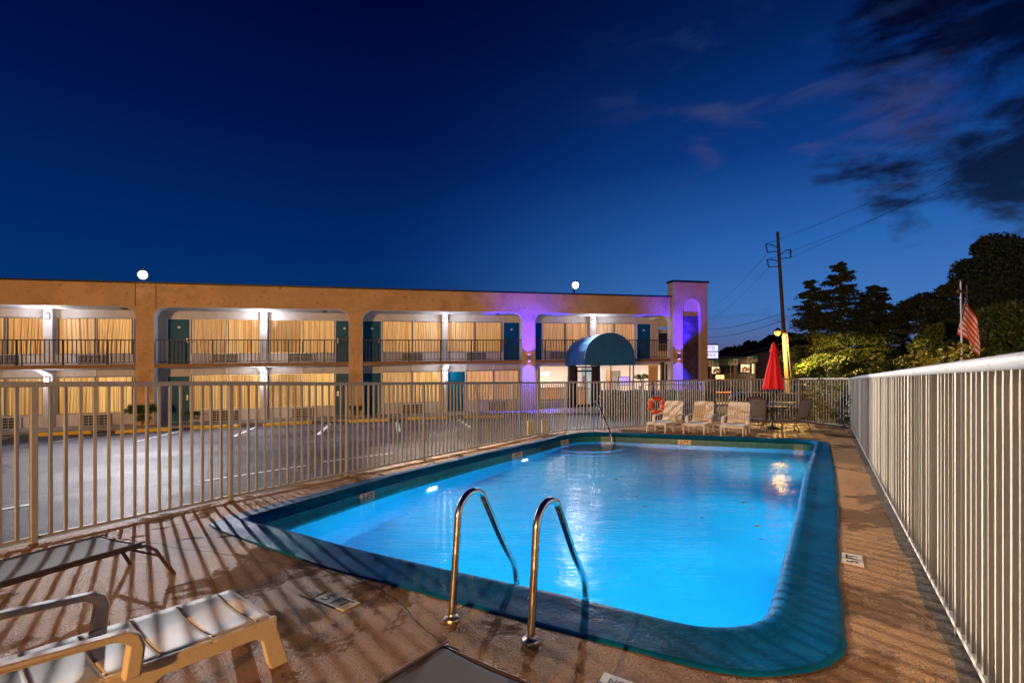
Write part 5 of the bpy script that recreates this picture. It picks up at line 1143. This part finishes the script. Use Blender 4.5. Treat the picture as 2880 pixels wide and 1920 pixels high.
# ------------------------------------------------------------------ flag
fx, fy = ground_at(2709, 20); r = thing('flagpole', 'white flagpole rising behind the concrete wall', 'flagpole', (fx, fy, -.6)); mb = MB(smooth=True); mb.tube([(fx, fy, -.6), (fx - .1, fy, 5.45)], [.05, .03], 12); mb.build('pole', 'flag_pole', r)
mb = MB(smooth=True); mb.lathe((fx - .1, fy, 5.44), [(.0001, 0), (.05, .03), (.06, .07), (.04, .11), (.0001, .13)], 12); mb.build('finial', 'gold', r); mb = MB(); mb.box((fx - .22, fy - .05, 5.0), (fx - .11, fy + .05, 5.12)); mb.build('cleat', 'gold', r)
def flag():
    r = thing('flag', 'drooping flag with red and white stripes and a starry blue corner', 'flag', (fx, fy, 4.9), math.radians(-42))
    m = bpy.data.materials.new('flag_cloth'); m.use_nodes = True; N = m.node_tree.nodes; L = m.node_tree.links; p = N['Principled BSDF']; p.inputs['Roughness'].default_value = .8
    uv = N.new('ShaderNodeUVMap'); sp = N.new('ShaderNodeSeparateXYZ'); L.new(uv.outputs[0], sp.inputs[0])
    def mt(op, a, b=None):
        q = N.new('ShaderNodeMath'); q.operation = op
        for i, v in enumerate((a, b)):
            if v is None: continue
            if isinstance(v, (int, float)): q.inputs[i].default_value = v
            else: L.new(v, q.inputs[i])
        return q.outputs[0]
    s13 = mt('FLOOR', mt('MULTIPLY', sp.outputs[1], 13)); odd = mt('MODULO', s13, 2)
    mx = N.new('ShaderNodeMix'); mx.data_type = 'RGBA'; L.new(odd, mx.inputs[0]); mx.inputs[6].default_value = (.85, .06, .03, 1); mx.inputs[7].default_value = (.9, .82, .66, 1)
    can = mt('MULTIPLY', mt('LESS_THAN', sp.outputs[0], .4), mt('GREATER_THAN', sp.outputs[1], 6 / 13)); mx2 = N.new('ShaderNodeMix'); mx2.data_type = 'RGBA'; L.new(can, mx2.inputs[0]); L.new(mx.outputs[2], mx2.inputs[6])
    # stars: dots on a grid
    fu = mt('SUBTRACT', mt('FRACT', mt('MULTIPLY', sp.outputs[0], 16)), .5); fv = mt('SUBTRACT', mt('FRACT', mt('MULTIPLY', sp.outputs[1], 15)), .5); d2 = mt('ADD', mt('MULTIPLY', fu, fu), mt('MULTIPLY', fv, fv)); st = mt('LESS_THAN', d2, .075)
    mx3 = N.new('ShaderNodeMix'); mx3.data_type = 'RGBA'; L.new(st, mx3.inputs[0]); mx3.inputs[6].default_value = (.012, .015, .06, 1); mx3.inputs[7].default_value = (.75, .7, .65, 1); L.new(mx3.outputs[2], mx2.inputs[7]); L.new(mx2.outputs[2], p.inputs['Base Color'])
    hoist, fly = 1.45, 2.3; nu, nv = 60, 24; me = bpy.data.meshes.new('cloth'); V = []; F = []; UVs = []
    for j in range(nv + 1):
        for i in range(nu + 1):
            u, v = i / nu, j / nv
            # cloth hangs: the fly falls nearly straight down, folded in pleats
            droop = u ** .85; x = .05 + .36 * u + .09 * math.sin(u * 7 + v * 2.5) - .42 * math.exp(-((u - .30) / .14) ** 2) * (1 - v)
            yy = .12 * math.sin(u * 10 + v * 1.5) * (.3 + u); z = hoist * v * (1 - .25 * u) - fly * .66 * droop
            V.append((x, yy, z - .95)); UVs.append((u, v))
    for j in range(nv):
        for i in range(nu): F.append((j * (nu + 1) + i, j * (nu + 1) + i + 1, (j + 1) * (nu + 1) + i + 1, (j + 1) * (nu + 1) + i))
    me.from_pydata(V, [], F); ul = me.uv_layers.new(name='UVMap')
    for l in me.loops: ul.data[l.index].uv = UVs[l.vertex_index]
    for pl in me.polygons: pl.use_smooth = True
    me.materials.append(m); o = bpy.data.objects.new('cloth', me); COL.objects.link(o); o.parent = r
flag()

# ------------------------------------------------------------------ utility pole with sodium lamp
bx, by = ground_at(2219, 35); tx = (2187 - CXP) / FP * 35; zb, zt = -.8, 1.5 + 418 / FP * 35
UP = thing('utility_pole', 'leaning wooden utility pole with an orange lamp and insulator brackets', 'utility pole', (bx, by, zb)); mb = MB(smooth=True); mb.tube([(bx, by, zb), (bx + (tx - bx) * .5, by, (zb + zt) / 2), (tx, by, zt)], [.145, .125, .095], 14); mb.build('pole', 'wood_pole', UP)
def pz(px, py, Y=35): return ((px - CXP) / FP * Y, Y, EYE + (HYP - py) / FP * Y)
def z4(x, y): return (1950 + x / 2.449, 600 + y / 2.449)
for pts in ([(575, 232), (535, 215), (498, 212), (512, 270), (545, 263), (580, 263)], [(603, 280), (640, 252), (670, 250), (672, 303), (640, 306), (608, 312)], [(585, 331), (550, 318), (508, 317), (520, 371), (550, 365), (588, 368)]):
    mb = MB(smooth=True); mb.tube([pz(*z4(*p)) for p in pts[:3]], .03, 6); mb.tube([pz(*z4(*p)) for p in pts[3:]], .03, 6); b_ = mb.build('bracket', 'dark_metal', UP)
    mb = MB(smooth=True); a, c = Vector(pz(*z4(*pts[2]))), Vector(pz(*z4(*pts[3])))
    for k in range(9): q = a.lerp(c, (k + .2) / 9); q2 = a.lerp(c, (k + .6) / 9); mb.tube([q, q2], .06, 8)
    mb.tube([a, c], .025, 6); mb.build('insulator', 'dark_metal', b_)
L0 = pz(2187, 932, 34.4)
mb = MB(smooth=True); mb.tube([pz(2208, 936), pz(2200, 928, 34.8), (L0[0], L0[1], L0[2] + .22)], .03, 8); arm = mb.build('lamp_arm', 'steel_dull', UP)
mb = MB(smooth=True); mb.lathe((L0[0], L0[1], L0[2]), [(.17, .0), (.19, .08), (.1, .2), (.05, .26)], 16); mb.build('lamp_hood', 'steel_dull', arm); mb = MB(smooth=True); mb.lathe((L0[0], L0[1], L0[2] - .2), [(.0001, -.1), (.12, -.05), (.2, .06), (.18, .195)], 16); mb.build('lamp_globe', 'lamp_sodium', arm)
lamp('street_lamp_light', 'SPOT', (L0[0] - .1, L0[1] - .5, L0[2] - .25), 11000, (1, .58, .14), .15, (L0[0] + .2, L0[1] + .1, -.7), UP, spot_size=math.radians(178), spot_blend=.12)
for py in range(850, 1050, 12): pass
mb = MB(smooth=True); mb.tube([pz(2213, 926, 34.9), pz(2218, 990, 34.9), pz(2225, 1062, 34.9)], .035, 8); mb.build('cable_conduit', 'steel_dull', UP)
def wire(p, q, sag, label, r_=.010):
    n = 24; P, Q = Vector(p), Vector(q); pts = [P.lerp(Q, i / n) - Vector((0, 0, sag * 4 * (i / n) * (1 - i / n))) for i in range(n + 1)]; mb = MB(smooth=True); mb.tube(pts, r_, 5)
    o = mb.build('overhead_wire', 'wire'); setp(o, label, 'wire', 'overhead wires at the utility pole')
wire(pz(*z4(498, 290)), pz(1990, 868, 90), .6, 'thin wire sloping from the upper left insulator down past the tower'); wire(pz(*z4(672, 303)), pz(3050, 300, 22), .3, 'thin wire rising from the right insulator into the open sky')
wire(pz(*z4(498, 212)), pz(2900, 352, 25), .3, 'thin wire rising from the upper left insulator to the right'); wire(pz(*z4(520, 371)), pz(1990, 900, 90), .6, 'thin wire sloping from the lower left insulator down past the tower'); wire(pz(*z4(508, 317)), pz(2930, 392, 24), .35, 'thin wire rising from the lower left insulator to the right')
wire(pz(2206, 880, 34.8), pz(1980, 925, 80), .4, 'comm cable running level from the pole towards the tower', .02); wire(pz(2208, 900, 34.8), pz(1980, 948, 80), .4, 'second cable below the level one left of the pole', .02)
wire(pz(2210, 872, 34.8), pz(2900, 770, 26), .5, 'cable crossing in front of the cedars above the others', .014); wire(pz(2211, 889, 34.8), pz(2900, 808, 26), .5, 'cable crossing in front of the cedars below the first', .014)
wire(pz(2214, 962, 34.8), pz(2000, 1003, 60), .25, 'slack lit cable from the pole over the shops', .02); wire(pz(2215, 984, 34.8), pz(2020, 1018, 60), .25, 'lowest slack cable from the pole over the shops', .02); wire(pz(2216, 962, 34.9), pz(2300, 968, 44), .1, 'short pale cable right of the pole before the cedar', .025)

# ------------------------------------------------------------------ pylon sign, shops, road signs, cars
SX, SY = (2004 - CXP) / FP * 50, 50
r = thing('pylon_sign', 'lit white and purple roadside sign half hidden behind the tower', 'sign', (SX, SY, -.8)); mb = MB(); mb.box((SX - 1.5, SY - .15, pz(2000, 1010, 50)[2]), (SX + .55, SY + .15, pz(2000, 967, 50)[2])); mb.build('cabinet', 'post_blue', r)
for y0, y1, tx_ in ((987, 971, 'MOTEL'), (1007, 990, 'OFFICE')):
    z0, z1 = pz(2000, y0, 50)[2], pz(2000, y1, 50)[2]; mb = MB(); mb.box((SX - 1.45, SY - .17, z0), (SX + .48, SY - .151, z1)); p = mb.build('lit_panel', 'sign_glow', r); text('lettering', tx_, (SX - .45, SY - .18, (z0 + z1) / 2), (1, 0, 0), (0, 0, 1), .46, 'letter_glow' if False else 'sign_letter', p, .004)
mb = MB(); mb.box((SX - .9, SY - .1, -.8), (SX - .7, SY + .1, pz(2000, 1010, 50)[2])); mb.build('post', 'post_blue', r)
# strip of shops
Y = 76
def shop_pt(px, py, Y=76): return pz(px, py, Y)
x0 = shop_pt(1975, 1000)[0]; x1 = shop_pt(2290, 1000)[0]; ztop = shop_pt(2000, 1010)[2]
SH = thing('shop_building', 'low dim brown shop building with lit windows across the street', 'shop building', ((x0 + x1) / 2, Y, -.9)); mb = MB(); mb.box((x0, Y, -.9), (x1, Y + 14, ztop)); mb.build('wall', 'store_wall', SH); mb = MB(); mb.box((x0 - .3, Y - .5, ztop + .002), (x1 + .3, Y + 14.3, ztop + .35)); mb.build('roof', 'store_roof', SH)
emat('shop_warm', (1, .66, .33), 1.5); mat('shop_stone', (.35, .30, .25), .8, bump=(3, .6, .05), var=[(2.4, (.04, .03, .03), .47, .53)], emit=(1, .7, .4), estr=.0)
def zb1(x, y): return (1980 + x / 4.9, 900 + y / 4.9)
for a, b, c_, d_, m_ in ((105, 205, 640, 735, 'shop_warm'), (235, 293, 635, 715, 'black_paint'), (333, 395, 630, 715, 'black_paint'), (503, 622, 610, 715, 'shop_warm'), (655, 676, 602, 738, 'shop_warm'), (690, 718, 602, 738, 'shop_warm')):
    p, q = shop_pt(*zb1(a, d_)), shop_pt(*zb1(b, c_)); mb = MB(); mb.box((p[0] - .1, Y - .12, p[2] - .1), (q[0] + .1, Y - .002, q[2] + .1)); w = mb.build('window', 'store_roof', SH); mb = MB(); mb.box((p[0], Y - .14, p[2]), (q[0], Y - .121, q[2])); mb.build('pane', m_, w)
    if m_ == 'shop_warm' and b - a > 60:
        mb = MB()
        for k in range(9): xx = p[0] + (q[0] - p[0]) * random.uniform(.1, .85); zz = p[2] + (q[2] - p[2]) * random.uniform(0, .45); mb.box((xx, Y - .2, zz), (xx + random.uniform(.2, .5), Y - .142, zz + random.uniform(.15, .4)))
        mb.build('display', 'interior_wood', w)
p, q = shop_pt(*zb1(752, 800)), shop_pt(*zb1(895, 600)); mb = MB(); mb.box((p[0], Y - .6, -.9), (q[0] + .4, Y - .01, q[2])); mb.build('stone_front', 'shop_stone', SH)
for px in (775, 850):
    c = shop_pt(*zb1(px, 612)); mb = MB(smooth=True); mb.lathe((c[0], Y - .8, c[2]), [(.0001, -.15), (.13, -.05), (.13, .08), (.0001, .14)], 10); mb.build('wall_lamp', 'head_warm', SH); lamp('shop_wall_light', 'POINT', (c[0], Y - 1.4, c[2] - .2), 260, (1, .75, .45), .2, parent=SH)
c = shop_pt(*zb1(850, 565)); mb = MB(); mb.prism([(c[0] - .45, c[2] - .35), (c[0] + .45, c[2] - .35), (c[0], c[2] + .45)], lambda a, b, d: (a, d, b), Y - .1, Y - .02); mb.build('green_logo', 'green_light', SH)
# dim brick block right of the shops
x0, x1 = shop_pt(2215, 1000, 60)[0], shop_pt(2300, 1000, 60)[0]; BK = thing('brick_building', 'dim brown brick building half hidden behind the cedar', 'building', ((x0 + x1) / 2, 60, -.9)); mb = MB(); mb.box((x0, 60, -.9), (x1, 68, pz(0, 985, 60)[2])); mb.build('wall', 'store_wall', BK); mb = MB(); mb.box((x0 - .2, 59.8, pz(0, 985, 60)[2] + .002), (x1 + .2, 68.2, pz(0, 982, 60)[2] + .1)); mb.build('roof', 'store_roof', BK)
# route signs
def route_sign(px, py, body, kind, label, Y=58, post=True, w=.62, top=None):
    c = pz(px, py, Y); r = thing('route_sign', label, 'road sign', (c[0], Y, -.85), group='route signs across the street'); mb = MB(smooth=True); mb.tube([(c[0], Y, -.85), (c[0], Y, c[2])], .035, 8); mb.build('post', 'steel_dull', r)
    hgt = w * (1.18 if kind == 'arrow' else 1.3); mb = MB(); mb.box((c[0] - w / 2, Y - .06, c[2] - hgt / 2), (c[0] + w / 2, Y - .04, c[2] + hgt / 2)); p = mb.build('plate', 'sign_white' if kind == 'arrow' else 'sign_green', r, bevel=.005)
    if kind == 'arrow':
        mb = MB(); s = w
        if body == 'up': mb.box((c[0] - .05 * s, Y - .07, c[2] - .35 * s), (c[0] + .05 * s, Y - .061, c[2] + .1 * s)); mb.prism([(c[0] - .17 * s, c[2] + .1 * s), (c[0] + .17 * s, c[2] + .1 * s), (c[0], c[2] + .42 * s)], lambda a, b, d: (a, d, b), Y - .07, Y - .061)
        else: mb.tube([(c[0] - .15 * s, Y - .07, c[2] - .35 * s), (c[0] - .12 * s, Y - .07, c[2]), (c[0] + .1 * s, Y - .07, c[2] + .22 * s)], .05 * s, 6); mb.prism([(c[0] + .02 * s, c[2] + .32 * s), (c[0] + .14 * s, c[2] + .08 * s), (c[0] + .3 * s, c[2] + .36 * s)], lambda a, b, d: (a, d, b), Y - .07, Y - .061)
        mb.build('arrow', 'black_paint', p)
    else:
        mb = MB(smooth=False); cc = (c[0], c[2] - .1); pts = [(cc[0] + w * .43 * math.cos(a), cc[1] + w * .40 * math.sin(a)) for a in np.linspace(0, 2 * PI, 20)[:-1]]; mb.prism(pts, lambda a, b, d: (a, d, b), Y - .075, Y - .061); mb.build('shield', 'sign_white', p)
        text('lettering', body, (cc[0], Y - .08, cc[1]), (1, 0, 0), (0, 0, 1), w * (.6 if len(body) < 3 else .46), 'black_paint', p, .003); text('lettering', 'NORTH' if body == '441' else 'SOUTH', (cc[0], Y - .07, c[2] + hgt * .40), (1, 0, 0), (0, 0, 1), w * .17, 'sign_white', p, .003)
route_sign(1999.5, 1022, 'up', 'arrow', 'white sign with a straight arrow beside the tower'); route_sign(2014.5, 1021.5, '23', 'shield', 'green sign with two digits just right of the tower and its arrow'); route_sign(2054.5, 1018.5, '441', 'shield', 'green sign with three digits left of a straight arrow'); route_sign(2067.5, 1018, 'up', 'arrow', 'white sign with a straight arrow right of the 441 sign'); route_sign(2109.5, 1011, 'bend', 'arrow', 'white sign with a bent arrow left of the 76 sign'); route_sign(2123.5, 1009.5, '76', 'shield', 'green two digit sign next to the bent arrow and the red umbrella')
x_, _, z_ = pz(2024, 1060, 40)
for k, (dx, n_) in enumerate(((-.13, '23'), (.17, '441'))):
    pass
r = thing('route_marker', 'small pair of white numbered shields on a low post above the fence rail', 'road sign', (x_, 40, -.8)); mb = MB(smooth=True); mb.tube([(x_, 40, -.8), (x_, 40, z_ + .1)], .03, 8); mb.build('post', 'steel_dull', r)
for dx, n_ in ((-.17, '23'), (.17, '441')):
    mb = MB(); mb.box((x_ + dx - .15, 39.94, z_ - .13), (x_ + dx + .15, 39.96, z_ + .15)); p = mb.build('shield', 'sign_white', r, bevel=.004); text('lettering', n_, (x_ + dx, 39.935, z_), (1, 0, 0), (0, 0, 1), .17, 'black_paint', p, .002)

def car(label, x, y, z, rz, m, lights='rear', van=False):
    r = thing('parked_car', label, 'car', (x, y, z), rz, 'cars on the street behind the fence'); L_, Wd = (4.6, 1.8) if not van else (5.2, 1.95); H1 = .95 if not van else 1.15; H2 = 1.45 if not van else 2.0
    h = L_ / 2; body = [(-h, .35), (-h + .05, H1 - .1), (-h + .2, H1), (h - 1.1, H1), (h - .15, H1 - .18), (h, .6), (h - .03, .3), (h - .5, .25), (-h + .5, .25)]
    mb = MB(); mb.prism(body, lambda a, b, d: (a, d, b), -Wd / 2, Wd / 2); mb.build('body', m, r, bevel=.06, world=False)
    cab = [(-h + .35, H1 - .02), (-h + .75, H2), (h - 2.1, H2), (h - 1.25, H1 - .02)] if not van else [(-h + .05, H1 - .02), (-h + .2, H2), (h - 1.9, H2), (h - 1.2, H1 - .02)]
    mb = MB(); mb.prism(cab, lambda a, b, d: (a, d, b), -Wd / 2 + .12, Wd / 2 - .12); mb.build('windows', 'car_glass', r, bevel=.04, world=False)
    cab2 = [(cab[1][0] - .05, H2 - .06), (cab[1][0], H2 + .015), (cab[2][0], H2 + .015), (cab[2][0] + .05, H2 - .06)]; mb = MB(); mb.prism(cab2, lambda a, b, d: (a, d, b), -Wd / 2 + .1, Wd / 2 - .1); mb.build('roof', m, r, bevel=.02, world=False)
    for sx in (-1, 1):
        for sy in (-1, 1):
            mb = MB(smooth=True); mb.tube([(sx * h * .62, sy * (Wd / 2 - .2), .32), (sx * h * .62, sy * (Wd / 2 + .01), .32)], .32, 20); w = mb.build('wheel', 'tyre', r, world=False); mb = MB(smooth=True); mb.tube([(sx * h * .62, sy * (Wd / 2 + .011), .32), (sx * h * .62, sy * (Wd / 2 + .02), .32)], .19, 14); mb.build('rim', 'steel_dull', w, world=False)
    for sy in (-1, 1):
        mb = MB(); mb.box((-h - .02, sy * (Wd / 2 - .22) - .14, .62), (-h + .03, sy * (Wd / 2 - .22) + .14, .78)); mb.build('tail_light', 'tail_red' if lights == 'rear' else 'car_red', r, world=False)
        mb = MB(); mb.box((h - .09, sy * (Wd / 2 - .25) - .15, .58), (h + .01, sy * (Wd / 2 - .25) + .15, .70)); mb.build('headlight', 'head_warm' if lights == 'front' else 'sign_white', r, world=False)
def cpos(px, Y): return ((px - CXP) / FP * Y, Y)
x, y = cpos(2352, 27); car('red car with glowing tail lights seen through the right part of the fence', x, y, -.75, math.radians(60), 'car_red', 'rear')
x, y = cpos(2335, 37); car('pale van behind the red car seen through the fence', x, y, -.75, math.radians(10), 'car_white', 'none', True)
x, y = cpos(2030, 36); car('orange lit car seen through the fence behind the loungers', x, y, -.75, math.radians(12), 'car_orange', 'none')
x, y = cpos(2085, 34); car('dark car seen through the fence right of the orange one', x, y, -.75, math.radians(175), 'car_dark', 'none')
x, y = cpos(2270, 32); car('dark blue car left of the red car seen through the fence', x, y, -.75, math.radians(20), 'car_dark', 'none')
x, y = cpos(2055, 62); car('distant dark car with bright headlight before the shops', x, y, -.8, math.radians(-95), 'car_dark', 'front')
# far dark wood on the skyline
r = None; C = []
for k in range(70):
    px = random.uniform(2010, 2330); Y = random.uniform(105, 130); top = 965 + 30 * max(0, (2110 - px) / 100) if px < 2110 else 975 - 35 * min(1, (px - 2110) / 90)
    x, _, zt_ = pz(px, top + random.uniform(-6, 14), Y); s = random.uniform(1.6, 3.0); C.append(cluster(x, Y, zt_ - s * .8, s, s, s * .9, 330))
    C.append(cluster(x, Y, (zt_ - s) * .45, s * 1.3, s, (zt_) * .5, 200))
o = leaves('treeline', 'far_leaf', None, np.concatenate(C), .55); setp(o, 'dark wooded skyline behind the shops', 'woods', kind='stuff')
# grass verge behind the fence
mb = MB(smooth=True); mb.grid(lambda u, v: (9 + 9 * u, 19.3 + 7 * v, lot(9 + 9 * u, 19.3 + 7 * v) + .02), 14, 12); setp(mb.build('grass_verge', 'grass_dark'), 'dark grass strip between the pool fence and the street', 'grass', kind='structure')

# sodium street light standing behind the camera side of the deck
r = thing('street_light', 'orange street light behind the pool deck', 'street light', (-9, -16, -.6)); mb = MB(smooth=True); mb.tube([(-9, -16, -.6), (-9, -16, 3.1), (-8.4, -15.4, 3.4)], [.1, .07, .04], 10); mb.build('pole', 'steel_dull', r); mb = MB(smooth=True); mb.lathe((-8.2, -15.2, 3.15), [(.0001, 0), (.2, .05), (.2, .15), (.08, .25)], 12); mb.build('lamp_head', 'lamp_sodium', r)
lamp('street_light_lamp', 'POINT', (-8.2, -15.2, 2.9), 22000, (1, .52, .17), .2, parent=r)
